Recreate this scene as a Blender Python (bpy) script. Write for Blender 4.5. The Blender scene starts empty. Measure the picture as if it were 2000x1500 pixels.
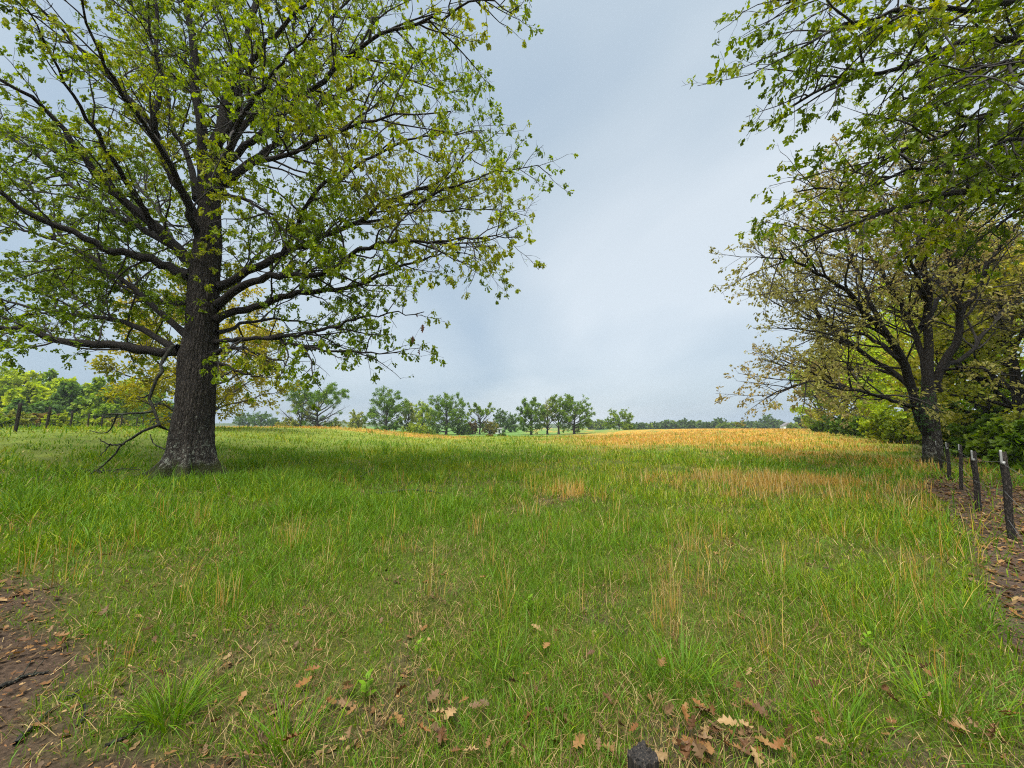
import bpy, math
import numpy as np
from mathutils import Vector

# ---------------------------------------------------------------- camera, world, sun, exposure
sc = bpy.context.scene
COL = sc.collection
CAM_Z = 1.6
F_PX = 751.0                                  # focal length in pixels of the 2000 px wide photograph
PITCH = math.atan2(83.0, F_PX)                # the horizon lies 83 px under the middle of the picture
cd = bpy.data.cameras.new("camera")
cam = bpy.data.objects.new("camera", cd)
COL.objects.link(cam)
cd.sensor_width = 36.0
cd.lens = 36.0 * F_PX / 2000.0
cd.clip_start = 0.05
cd.clip_end = 9000.0
cam.location = (0, 0, CAM_Z)
cam.rotation_euler = (math.pi / 2 + PITCH, 0, 0)
sc.camera = cam

SUN_EL, SUN_AZ = math.radians(66), math.radians(205)      # azimuth clockwise from +Y
world = bpy.data.worlds.new("World")
sc.world = world
world.use_nodes = True
wn, wl = world.node_tree.nodes, world.node_tree.links
wn.clear()
w_out = wn.new("ShaderNodeOutputWorld")
w_bg = wn.new("ShaderNodeBackground")
w_bg.inputs["Strength"].default_value = 0.1
w_sky = wn.new("ShaderNodeTexSky")
w_sky.sky_type = 'NISHITA'
w_sky.sun_disc = False
w_sky.sun_elevation = SUN_EL
w_sky.sun_rotation = SUN_AZ
w_sky.air_density = 1.0
w_sky.dust_density = 3.0
w_co = wn.new("ShaderNodeTexCoord")
w_sep = wn.new("ShaderNodeSeparateXYZ")
wl.new(w_co.outputs["Generated"], w_sep.inputs[0])


def wmath(op, a, b=None):
    n = wn.new("ShaderNodeMath"); n.operation = op
    for i, x in enumerate((a, b)):
        if x is None: continue
        if isinstance(x, (int, float)): n.inputs[i].default_value = x
        else: wl.new(x, n.inputs[i])
    return n.outputs[0]


# an overcast deck: the direction is projected on a flat cloud layer and two noises make soft banks
zz = wmath('ADD', wmath('MAXIMUM', w_sep.outputs[2], 0.0), 0.55)
w_comb = wn.new("ShaderNodeCombineXYZ")
wl.new(wmath('DIVIDE', w_sep.outputs[0], zz), w_comb.inputs[0])
wl.new(wmath('DIVIDE', w_sep.outputs[1], zz), w_comb.inputs[1])
w_n1 = wn.new("ShaderNodeTexNoise")
w_n1.inputs["Scale"].default_value = 1.15
w_n1.inputs["Detail"].default_value = 4.0
w_n1.inputs["Roughness"].default_value = 0.45
w_n1.inputs["Distortion"].default_value = 0.5
w_map = wn.new("ShaderNodeMapping")
w_map.inputs["Location"].default_value = (30.3, 0.51, 0.0)
wl.new(w_comb.outputs[0], w_map.inputs[0])
wl.new(w_map.outputs[0], w_n1.inputs["Vector"])
w_ramp = wn.new("ShaderNodeValToRGB")
wl.new(w_n1.outputs["Fac"], w_ramp.inputs[0])
e = w_ramp.color_ramp.elements
e[0].position = 0.34; e[0].color = (0.39, 0.515, 0.645, 1)
e[1].position = 0.66; e[1].color = (0.73, 0.81, 0.87, 1)
m = e.new(0.5); m.color = (0.555, 0.66, 0.745, 1)
# overcast skies are brighter towards the zenith
w_zen = wn.new("ShaderNodeMapRange")
wl.new(w_sep.outputs[2], w_zen.inputs[0])
w_zen.inputs[1].default_value = 0.80; w_zen.inputs[2].default_value = 1.0
w_zen.inputs[3].default_value = 2.02; w_zen.inputs[4].default_value = 6.6
w_mul = wn.new("ShaderNodeVectorMath"); w_mul.operation = 'SCALE'
wl.new(w_ramp.outputs[0], w_mul.inputs[0]); wl.new(w_zen.outputs[0], w_mul.inputs[3])
w_mix = wn.new("ShaderNodeMixRGB")
w_mix.inputs[0].default_value = 0.94
wl.new(w_sky.outputs[0], w_mix.inputs[1])
wl.new(w_mul.outputs[0], w_mix.inputs[2])
wl.new(w_mix.outputs[0], w_bg.inputs["Color"])
wl.new(w_bg.outputs[0], w_out.inputs["Surface"])

sl = bpy.data.lights.new("sun", 'SUN')
sl.energy = 1.5
sl.angle = math.radians(42)
sl.color = (1.0, 0.96, 0.90)
sun = bpy.data.objects.new("sun", sl)
COL.objects.link(sun)
sd = Vector((math.sin(SUN_AZ) * math.cos(SUN_EL), math.cos(SUN_AZ) * math.cos(SUN_EL), math.sin(SUN_EL)))
sun.rotation_euler = sd.to_track_quat('Z', 'Y').to_euler()
sun.location = (0, -30, 60)

sc.view_settings.view_transform = 'Standard'
sc.view_settings.look = 'None'
sc.view_settings.gamma = 1.0
sc.view_settings.exposure = 2.25
sc.view_settings.use_curve_mapping = False
sc.render.engine = 'CYCLES'
sc.cycles.filter_width = 1.1
sc.cycles.use_denoising = False
sc.cycles.sample_clamp_indirect = 2.5
sc.cycles.max_bounces = 6
sc.cycles.diffuse_bounces = 3
sc.cycles.transmission_bounces = 4
sc.cycles.transparent_max_bounces = 4
sc.cycles.glossy_bounces = 2
sc.cycles.volume_bounces = 0
sc.cycles.caustics_reflective = False
sc.cycles.caustics_refractive = False

# ---------------------------------------------------------------- helpers
PI = math.pi


def ground_point(u, v, z=0.0):
    """where the sight line through a point of the photograph meets the level z"""
    x, y = (u - 1000) / F_PX, (750 - v) / F_PX
    d = np.array([x, math.cos(PITCH) - y * math.sin(PITCH), math.sin(PITCH) + y * math.cos(PITCH)])
    return d * ((z - CAM_Z) / d[2]) + np.array([0, 0, CAM_Z])


def place(u, v, D):
    """the point at distance D (along +Y) seen at u, v"""
    x, y = (u - 1000) / F_PX, (750 - v) / F_PX
    d = np.array([x, math.cos(PITCH) - y * math.sin(PITCH), math.sin(PITCH) + y * math.cos(PITCH)])
    return d * (D / d[1]) + np.array([0, 0, CAM_Z])


def sstep(a, b, x):
    t = np.clip((np.asarray(x, float) - a) / (b - a), 0, 1)
    return t * t * (3 - 2 * t)


_tab = np.random.default_rng(99).random((256, 256))


def vnoise(x, y, s=1.0, seed=0):
    x = np.asarray(x, float) * s + seed * 17.31; y = np.asarray(y, float) * s + seed * 7.77
    xi, yi = np.floor(x).astype(int), np.floor(y).astype(int)
    fx, fy = x - xi, y - yi
    fx, fy = fx * fx * (3 - 2 * fx), fy * fy * (3 - 2 * fy)
    a = _tab[xi & 255, yi & 255]; b = _tab[(xi + 1) & 255, yi & 255]
    c = _tab[xi & 255, (yi + 1) & 255]; d = _tab[(xi + 1) & 255, (yi + 1) & 255]
    return (a * (1 - fx) + b * fx) * (1 - fy) + (c * (1 - fx) + d * fx) * fy


def fbm(x, y, s=1.0, seed=0, o=3):
    t, amp, tot = 0, 1.0, 0.0
    for k in range(o):
        t = t + amp * vnoise(x, y, s * 2.03 ** k, seed + k * 3); tot += amp; amp *= 0.5
    return t / tot


def terrain(x, y):
    x = np.asarray(x, float); y = np.asarray(y, float)
    zl = 1.42 * sstep(-7, -28, x) * sstep(8, 20, y)
    zr = 1.0 * sstep(4, 60, x) * sstep(25, 95, y)
    z = zl + zr
    drop = sstep(58, 96, y) * (1 - sstep(8, 50, x)) * sstep(-115, -72, x)
    drop = np.maximum(drop, sstep(108, 220, y) * sstep(-118, -75, x))
    z = z * (1 - drop) - 1.15 * drop
    r = np.hypot(x, y)
    z = z + (fbm(x, y, 0.35, 5) - 0.5) * 0.16 * (1 - .75 * sstep(-10, -20, x)) * sstep(3, 12, r) * (1 - sstep(70, 150, r))
    z = z + (fbm(x, y, 2.2, 8) - 0.5) * 0.05 * (1 - sstep(20, 40, r))
    return z


def tz(x, y):
    return float(terrain(x, y))


def mesh_obj(name, verts, faces_n, mat, parent=None, color=None, smooth=True, local=None):
    """verts (n,3); faces_n: list of integer arrays (k, corners); colour: (n,3) per vertex; local: origin to subtract"""
    verts = np.asarray(verts, np.float32)
    if local is not None:
        verts = verts - np.asarray(local, np.float32)
    me = bpy.data.meshes.new(name)
    faces_n = [np.asarray(f, np.int32) for f in faces_n if len(f)]
    nl = sum(f.size for f in faces_n); nf = sum(len(f) for f in faces_n)
    me.vertices.add(len(verts)); me.loops.add(nl); me.polygons.add(nf)
    me.vertices.foreach_set("co", verts.ravel())
    me.loops.foreach_set("vertex_index", np.concatenate([f.ravel() for f in faces_n]))
    tot = np.concatenate([np.full(len(f), f.shape[1], np.int32) for f in faces_n])
    me.polygons.foreach_set("loop_start", np.concatenate([[0], np.cumsum(tot)[:-1]]).astype(np.int32))
    me.polygons.foreach_set("use_smooth", np.full(nf, smooth))
    me.update(calc_edges=True)
    if color is not None:
        a = me.attributes.new("col", 'FLOAT_COLOR', 'POINT')
        c = np.ones((len(verts), 4), np.float32); c[:, :3] = color
        a.data.foreach_set("color", c.ravel())
    for mm in (mat if isinstance(mat, (list, tuple)) else [mat]):
        me.materials.append(mm)
    o = bpy.data.objects.new(name, me)
    COL.objects.link(o)
    if parent is not None:
        o.parent = parent
    return o


def tag(o, label=None, cat=None, group=None, kind=None):
    for k, x in (("label", label), ("category", cat), ("group", group), ("kind", kind)):
        if x: o[k] = x
    return o


def thing(name, label, cat, loc=(0, 0, 0), group=None):
    o = bpy.data.objects.new(name, None)
    o.empty_display_size = 0.2
    COL.objects.link(o); o.location = loc
    return tag(o, label, cat, group)


def unit(v):
    return v / np.maximum(np.linalg.norm(v, axis=-1, keepdims=True), 1e-9)


def tubes(P, R, sides, cap=True):
    """P (S,N,3) centre lines, R (S,N) radii -> verts, [quads, tris]"""
    S, N, _ = P.shape
    T = np.empty_like(P)
    T[1:-1] = P[2:] - P[:-2]; T[0] = P[1] - P[0]; T[-1] = P[-1] - P[-2]
    T = unit(T)
    ref = np.where(np.abs(T[..., 2:3]) > 0.9, np.array([1.0, 0, 0]), np.array([0, 0, 1.0]))
    # a reference that stays the same along each tube
    ref = np.broadcast_to(ref.mean(axis=0, keepdims=True).round(), P.shape)
    ref = np.where(np.linalg.norm(ref, axis=-1, keepdims=True) < 0.5, np.array([0.57, 0.57, 0.57]), ref) + np.array([0.11, 0.07, 0.03])
    A = unit(np.cross(T, ref)); B = np.cross(T, A)
    a = np.arange(sides) * 2 * PI / sides
    V = P[:, :, None, :] + R[:, :, None, None] * (A[:, :, None, :] * np.cos(a)[None, None, :, None] + B[:, :, None, :] * np.sin(a)[None, None, :, None])
    idx = np.arange(S * N * sides).reshape(S, N, sides)
    nx = np.roll(idx, -1, axis=2)
    q = np.stack([idx[:-1], nx[:-1], nx[1:], idx[1:]], -1).reshape(-1, 4)
    return V.reshape(-1, 3), q[:, ::-1]


def resample(pts, n):
    """Catmull-Rom through the points, n+1 samples evenly spaced"""
    p = np.asarray(pts, float)
    if len(p) == 2:
        return p[0] + (p[1] - p[0]) * np.linspace(0, 1, n + 1)[:, None]
    e0, e1 = 2 * p[0] - p[1], 2 * p[-1] - p[-2]
    q = np.vstack([e0, p, e1]); out = []
    for i in range(1, len(q) - 2):
        t = np.linspace(0, 1, 12, endpoint=False)[:, None]
        a, b, c, d = q[i - 1], q[i], q[i + 1], q[i + 2]
        out.append(0.5 * ((2 * b) + (c - a) * t + (2 * a - 5 * b + 4 * c - d) * t ** 2 + (3 * b - a - 3 * c + d) * t ** 3))
    out = np.vstack(out + [p[-1:]])
    s = np.concatenate([[0], np.cumsum(np.linalg.norm(np.diff(out, axis=0), axis=1))])
    w = np.linspace(0, s[-1], n + 1)
    return np.stack([np.interp(w, s, out[:, k]) for k in range(out.shape[1])], 1)


def spawn(P, R, spacing, tmin, rng, ang=(35, 65), lk=0.45, lmin=0.3, lmax=3.0, S=5, wander=0.16, up=0.1, droop=0.0, rk=0.6, rmin=0.004, tmax=1.0, flat=0.0, center=None):
    """side branches on every centre line of P"""
    S0, N = P.shape[:2]
    L = np.linalg.norm(np.diff(P, axis=0), axis=2).sum(0)
    n = np.maximum((L * (tmax - tmin) / spacing + rng.random(N)).astype(int), 1)
    par = np.repeat(np.arange(N), n); M = len(par)
    t = tmin + (tmax - tmin) * (np.concatenate([(np.arange(k) + 0.5) / k for k in n]) + rng.uniform(-0.4, 0.4, M) / n[par])
    t = np.clip(t, 0, 0.999)
    f = t * (S0 - 1); i = np.minimum(f.astype(int), S0 - 2); fr = (f - i)[:, None]
    pos = P[i, par] * (1 - fr) + P[i + 1, par] * fr
    r0 = R[i, par] * (1 - fr[:, 0]) + R[i + 1, par] * fr[:, 0]
    T = unit(P[i + 1, par] - P[i, par])
    v = rng.normal(size=(M, 3)); v[:, 2] *= (1 - flat)
    if center is not None:                       # away from the middle of the crown
        v += 0.5 * unit(pos - np.asarray(center))
    v -= (v * T).sum(1, keepdims=True) * T
    v = unit(v)
    a = np.radians(rng.uniform(ang[0], ang[1], M))[:, None]
    d = T * np.cos(a) + v * np.sin(a)
    ln = np.clip(L[par] * lk * (1.05 - 0.7 * t) * rng.uniform(0.55, 1.3, M), lmin, lmax)
    out = np.empty((S + 1, M, 3)); out[0] = pos
    d[:, 2] += up; d = unit(d)
    for k in range(S):
        d = unit(d + rng.normal(size=(M, 3)) * wander + np.array([0, 0, -droop]))
        out[k + 1] = out[k] + d * (ln / S)[:, None]
    rs = np.maximum(np.minimum(r0 * rk, 0.012 * ln + 0.5 * rmin), rmin)
    w = np.linspace(0, 1, S + 1)[:, None]
    return out, np.maximum(rs * (1 - 0.75 * w), rmin * 0.6)


OAK_LEAF = (np.array([[0, 0, 0], [.21, .34, .06], [0, .58, .02], [-.21, .34, .06], [0, .40, .025], [.25, .72, .05], [0, 1, -.08], [-.25, .72, .05]]),
            np.array([[0, 1, 2], [0, 2, 3], [4, 5, 6], [4, 6, 7]]))
SMALL_LEAF = (np.array([[0, 0, 0], [.28, .5, .1], [0, 1, -.05], [-.28, .5, .1]]), np.array([[0, 1, 2], [0, 2, 3]]))
CARD = (np.array([[0, 0, 0], [.5, .45, .12], [.1, 1, 0], [-.45, .6, .1]]), np.array([[0, 1, 2], [0, 2, 3]]))


def leaves(P, per, size, rng, tmpl, tmin=0.25, hang=0.6, along=0.5, tip=0.5, spread=0.04):
    """leaf positions and shapes on twigs: -> verts, tris, leaf centre per leaf"""
    S0, N = P.shape[:2]
    n = np.maximum(rng.poisson(per, N), 0)
    par = np.repeat(np.arange(N), n); M = len(par)
    t = np.where(rng.random(M) < tip, 1 - 0.12 * rng.random(M), tmin + (1 - tmin) * rng.random(M))
    f = np.clip(t, 0, .999) * (S0 - 1); i = np.minimum(f.astype(int), S0 - 2); fr = (f - i)[:, None]
    pos = P[i, par] * (1 - fr) + P[i + 1, par] * fr + rng.normal(size=(M, 3)) * spread
    T = unit(P[i + 1, par] - P[i, par])
    d = unit(T * along + rng.normal(size=(M, 3)) * 0.5 + np.array([0, 0, -hang]))
    b = rng.normal(size=(M, 3)); b = unit(b - (b * d).sum(1, keepdims=True) * d)
    nn = np.cross(d, b)
    s = size * rng.uniform(0.55, 1.25, M)
    tv, tf = tmpl
    V = pos[:, None] + s[:, None, None] * (b[:, None] * tv[None, :, 0:1] + d[:, None] * tv[None, :, 1:2] + nn[:, None] * tv[None, :, 2:3])
    F = (np.arange(M) * len(tv))[:, None, None] + tf[None]
    return V.reshape(-1, 3), F.reshape(-1, 3), pos, len(tv)


def leaf_colors(pos, k, pal, rng, jitter=0.16, patch=0.5):
    """each leaf takes one of the palette's colours, drifting from bough to bough"""
    M = len(pos)
    g = fbm(pos[:, 0] + pos[:, 2] * 0.7, pos[:, 1] - pos[:, 2] * 0.6, 0.45, 4, 2)
    x = np.clip(0.5 + (g - 0.5) * 2.2 * patch * 2 + rng.normal(0, 0.22, M), 0, 0.999) * (len(pal) - 1)
    pal = np.asarray(pal, float); i = x.astype(int); fr = (x - i)[:, None]
    c = pal[i] * (1 - fr) + pal[i + 1] * fr
    c = c * (1 + rng.normal(0, jitter, M))[:, None]
    return np.repeat(np.clip(c, 0.004, 0.9), k, axis=0)


# ---------------------------------------------------------------- materials
def new_mat(name):
    mt = bpy.data.materials.new(name); mt.use_nodes = True
    nt = mt.node_tree; nt.nodes.clear()
    return mt, nt.nodes, nt.links, nt.nodes.new("ShaderNodeOutputMaterial")


def mat_leaf(name, trans=0.4, gloss=0.03, rough=0.45):
    mt, n, l, out = new_mat(name)
    at = n.new("ShaderNodeAttribute"); at.attribute_name = "col"
    df = n.new("ShaderNodeBsdfDiffuse"); tr = n.new("ShaderNodeBsdfTranslucent")
    hs = n.new("ShaderNodeHueSaturation"); hs.inputs["Saturation"].default_value = 1.1; hs.inputs["Value"].default_value = 1.15
    l.new(at.outputs["Color"], df.inputs[0]); l.new(at.outputs["Color"], hs.inputs["Color"]); l.new(hs.outputs[0], tr.inputs[0])
    mx = n.new("ShaderNodeMixShader"); mx.inputs[0].default_value = trans
    l.new(df.outputs[0], mx.inputs[1]); l.new(tr.outputs[0], mx.inputs[2])
    gl = n.new("ShaderNodeBsdfGlossy"); gl.inputs["Roughness"].default_value = rough
    m2 = n.new("ShaderNodeMixShader"); m2.inputs[0].default_value = gloss
    l.new(mx.outputs[0], m2.inputs[1]); l.new(gl.outputs[0], m2.inputs[2])
    l.new(m2.outputs[0], out.inputs[0])
    return mt


def ramp(n, stops):
    r = n.new("ShaderNodeValToRGB"); e = r.color_ramp.elements
    e[0].position, e[0].color = stops[0][0], (*stops[0][1], 1)
    e[1].position, e[1].color = stops[-1][0], (*stops[-1][1], 1)
    for p, c in stops[1:-1]:
        x = e.new(p); x.color = (*c, 1)
    return r


def mat_bark(name, dark=(0.018, 0.015, 0.012), light=(0.085, 0.072, 0.058), lichen=None, moss=0.0, scale=1.0, base_z=0.0, bump=0.9):
    mt, n, l, out = new_mat(name)
    tc = n.new("ShaderNodeTexCoord")
    mp = n.new("ShaderNodeMapping"); mp.inputs["Scale"].default_value = (17 * scale, 17 * scale, 4.5 * scale)
    l.new(tc.outputs["Object"], mp.inputs[0])
    nd = n.new("ShaderNodeTexNoise"); nd.inputs["Scale"].default_value = 1.3; nd.inputs["Detail"].default_value = 3
    l.new(mp.outputs[0], nd.inputs["Vector"])
    mxv = n.new("ShaderNodeMixRGB"); mxv.inputs[0].default_value = 0.45
    l.new(mp.outputs[0], mxv.inputs[1]); l.new(nd.outputs["Color"], mxv.inputs[2])
    ad = n.new("ShaderNodeVectorMath"); ad.operation = 'MULTIPLY_ADD'
    l.new(nd.outputs["Color"], ad.inputs[0]); ad.inputs[1].default_value = (1.6, 1.6, 1.6); l.new(mp.outputs[0], ad.inputs[2])
    vo = n.new("ShaderNodeTexVoronoi"); vo.feature = 'DISTANCE_TO_EDGE'; vo.inputs["Scale"].default_value = 1.0
    l.new(ad.outputs[0], vo.inputs["Vector"])
    pl = n.new("ShaderNodeMapRange"); pl.inputs[1].default_value = 0.02; pl.inputs[2].default_value = 0.32
    l.new(vo.outputs["Distance"], pl.inputs[0])
    fine = n.new("ShaderNodeTexNoise"); fine.inputs["Scale"].default_value = 46 * scale; fine.inputs["Detail"].default_value = 4
    l.new(tc.outputs["Object"], fine.inputs["Vector"])
    md = n.new("ShaderNodeMath"); md.operation = 'MULTIPLY'
    l.new(pl.outputs[0], md.inputs[0]); l.new(fine.outputs["Fac"], md.inputs[1])
    cr = ramp(n, [(0.0, dark), (0.55, light)])
    l.new(md.outputs[0], cr.inputs[0])
    colour = cr.outputs[0]
    if lichen is not None:
        ln = n.new("ShaderNodeTexNoise"); ln.inputs["Scale"].default_value = 9.0; ln.inputs["Detail"].default_value = 9; ln.inputs["Roughness"].default_value = 0.8
        l.new(tc.outputs["Object"], ln.inputs["Vector"])
        sp = n.new("ShaderNodeSeparateXYZ"); l.new(tc.outputs["Object"], sp.inputs[0])
        zr = n.new("ShaderNodeMapRange"); zr.inputs[1].default_value = 0.3; zr.inputs[2].default_value = 3.2
        zr.inputs[3].default_value = 0.095; zr.inputs[4].default_value = -0.05
        l.new(sp.outputs[2], zr.inputs[0])
        s2 = n.new("ShaderNodeMath"); s2.operation = 'ADD'; l.new(ln.outputs["Fac"], s2.inputs[0]); l.new(zr.outputs[0], s2.inputs[1])
        lr = n.new("ShaderNodeMapRange"); lr.inputs[1].default_value = 0.60; lr.inputs[2].default_value = 0.66; lr.inputs[4].default_value = .8
        l.new(s2.outputs[0], lr.inputs[0])
        mx = n.new("ShaderNodeMixRGB"); mx.inputs[2].default_value = (*lichen, 1)
        l.new(lr.outputs[0], mx.inputs[0]); l.new(colour, mx.inputs[1]); colour = mx.outputs[0]
        if moss > 0:
            mn = n.new("ShaderNodeTexNoise"); mn.inputs["Scale"].default_value = 2.6; mn.inputs["Detail"].default_value = 6
            l.new(tc.outputs["Object"], mn.inputs["Vector"])
            mr = n.new("ShaderNodeMapRange"); mr.inputs[1].default_value = 0.15; mr.inputs[2].default_value = 0.85
            mr.inputs[3].default_value = 0.36; mr.inputs[4].default_value = -0.45
            l.new(sp.outputs[2], mr.inputs[0])
            s3 = n.new("ShaderNodeMath"); s3.operation = 'ADD'; l.new(mn.outputs["Fac"], s3.inputs[0]); l.new(mr.outputs[0], s3.inputs[1])
            m3 = n.new("ShaderNodeMapRange"); m3.inputs[1].default_value = 0.5; m3.inputs[2].default_value = 0.72; m3.inputs[4].default_value = 0.95
            l.new(s3.outputs[0], m3.inputs[0])
            mo = n.new("ShaderNodeMixRGB"); mo.inputs[2].default_value = (0.028, 0.034, 0.007, 1)
            l.new(m3.outputs[0], mo.inputs[0]); l.new(colour, mo.inputs[1]); colour = mo.outputs[0]
    bs = n.new("ShaderNodeBsdfPrincipled"); bs.inputs["Roughness"].default_value = 0.92
    bs.inputs["Specular IOR Level"].default_value = 0.2
    l.new(colour, bs.inputs["Base Color"])
    bp = n.new("ShaderNodeBump"); bp.inputs["Strength"].default_value = bump; bp.inputs["Distance"].default_value = 0.05 / scale
    l.new(md.outputs[0], bp.inputs["Height"]); l.new(bp.outputs[0], bs.inputs["Normal"])
    l.new(bs.outputs[0], out.inputs[0])
    return mt


def mat_ground():
    mt, n, l, out = new_mat("ground_soil_and_turf")
    at = n.new("ShaderNodeAttribute"); at.attribute_name = "col"
    tc = n.new("ShaderNodeTexCoord")
    n1 = n.new("ShaderNodeTexNoise"); n1.inputs["Scale"].default_value = 38; n1.inputs["Detail"].default_value = 8; n1.inputs["Roughness"].default_value = 0.7
    l.new(tc.outputs["Object"], n1.inputs["Vector"])
    n2 = n.new("ShaderNodeTexNoise"); n2.inputs["Scale"].default_value = 0.9; n2.inputs["Detail"].default_value = 9; n2.inputs["Roughness"].default_value = 0.72
    l.new(tc.outputs["Object"], n2.inputs["Vector"])
    r1 = n.new("ShaderNodeMapRange"); r1.inputs[1].default_value = 0.3; r1.inputs[2].default_value = 0.7; r1.inputs[3].default_value = 0.3; r1.inputs[4].default_value = 1.7
    l.new(n1.outputs["Fac"], r1.inputs[0])
    r2 = n.new("ShaderNodeMapRange"); r2.inputs[1].default_value = 0.3; r2.inputs[2].default_value = 0.7; r2.inputs[3].default_value = 0.6; r2.inputs[4].default_value = 1.4
    l.new(n2.outputs["Fac"], r2.inputs[0])
    mu = n.new("ShaderNodeMath"); mu.operation = 'MULTIPLY'; l.new(r1.outputs[0], mu.inputs[0]); l.new(r2.outputs[0], mu.inputs[1])
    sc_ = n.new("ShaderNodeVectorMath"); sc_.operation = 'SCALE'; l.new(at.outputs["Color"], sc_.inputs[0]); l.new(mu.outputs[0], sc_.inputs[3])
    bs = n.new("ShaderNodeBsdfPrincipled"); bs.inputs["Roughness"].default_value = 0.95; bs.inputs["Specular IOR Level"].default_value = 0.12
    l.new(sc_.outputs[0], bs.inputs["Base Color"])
    bp = n.new("ShaderNodeBump"); bp.inputs["Strength"].default_value = 0.8; bp.inputs["Distance"].default_value = 0.04
    l.new(n1.outputs["Fac"], bp.inputs["Height"]); l.new(bp.outputs[0], bs.inputs["Normal"])
    l.new(bs.outputs[0], out.inputs[0])
    return mt


def mat_plain(name, c, rough=0.8, var=0.25, scale=20, metal=0.0):
    mt, n, l, out = new_mat(name)
    tc = n.new("ShaderNodeTexCoord"); nz = n.new("ShaderNodeTexNoise"); nz.inputs["Scale"].default_value = scale; nz.inputs["Detail"].default_value = 5
    l.new(tc.outputs["Object"], nz.inputs["Vector"])
    c = np.array(c)
    r = ramp(n, [(0.3, tuple(c * (1 - var))), (0.7, tuple(np.minimum(c * (1 + var), 0.95)))])
    l.new(nz.outputs["Fac"], r.inputs[0])
    bs = n.new("ShaderNodeBsdfPrincipled"); bs.inputs["Roughness"].default_value = rough; bs.inputs["Metallic"].default_value = metal
    l.new(r.outputs[0], bs.inputs["Base Color"])
    l.new(bs.outputs[0], out.inputs[0])
    return mt


M_LEAF = mat_leaf("leaf_tissue", 0.45, 0.012)
M_GRASS = mat_leaf("grass_blade", 0.34, 0.008, 0.5)
M_DRY = mat_leaf("dry_leaf", 0.15, 0.02, 0.6)
M_BARK = mat_bark("oak_bark", lichen=(0.25, 0.26, 0.21), moss=1.0)
M_LIMB = mat_bark("limb_bark", dark=(0.012, 0.010, 0.009), light=(0.056, 0.048, 0.037), lichen=(0.07, 0.078, 0.055), scale=1.6)
M_TWIG = mat_plain("twig_bark", (0.024, 0.019, 0.015), 0.9, 0.3, 6)
M_FARBARK = mat_plain("far_bark", (0.045, 0.038, 0.031), 0.95, 0.25, 3)
M_DEAD = mat_bark("dead_wood", dark=(0.018, 0.016, 0.013), light=(0.07, 0.066, 0.052), lichen=(0.08, 0.095, 0.065), scale=2.2)
M_POST = mat_bark("post_wood", dark=(0.016, 0.014, 0.012), light=(0.075, 0.062, 0.050), scale=2.5)
M_WHITE = mat_plain("white_plastic", (0.27, 0.27, 0.25), 0.5, 0.15, 30)
M_WIRE = mat_plain("wire_steel", (0.18, 0.18, 0.18), 0.5, 0.2, 30, 0.7)
M_GROUND = mat_ground()

# ---------------------------------------------------------------- what grows where (used by the ground and by the grass)
FENCE_A, FENCE_B = ground_point(1978, 1057), ground_point(1838, 922)


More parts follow.
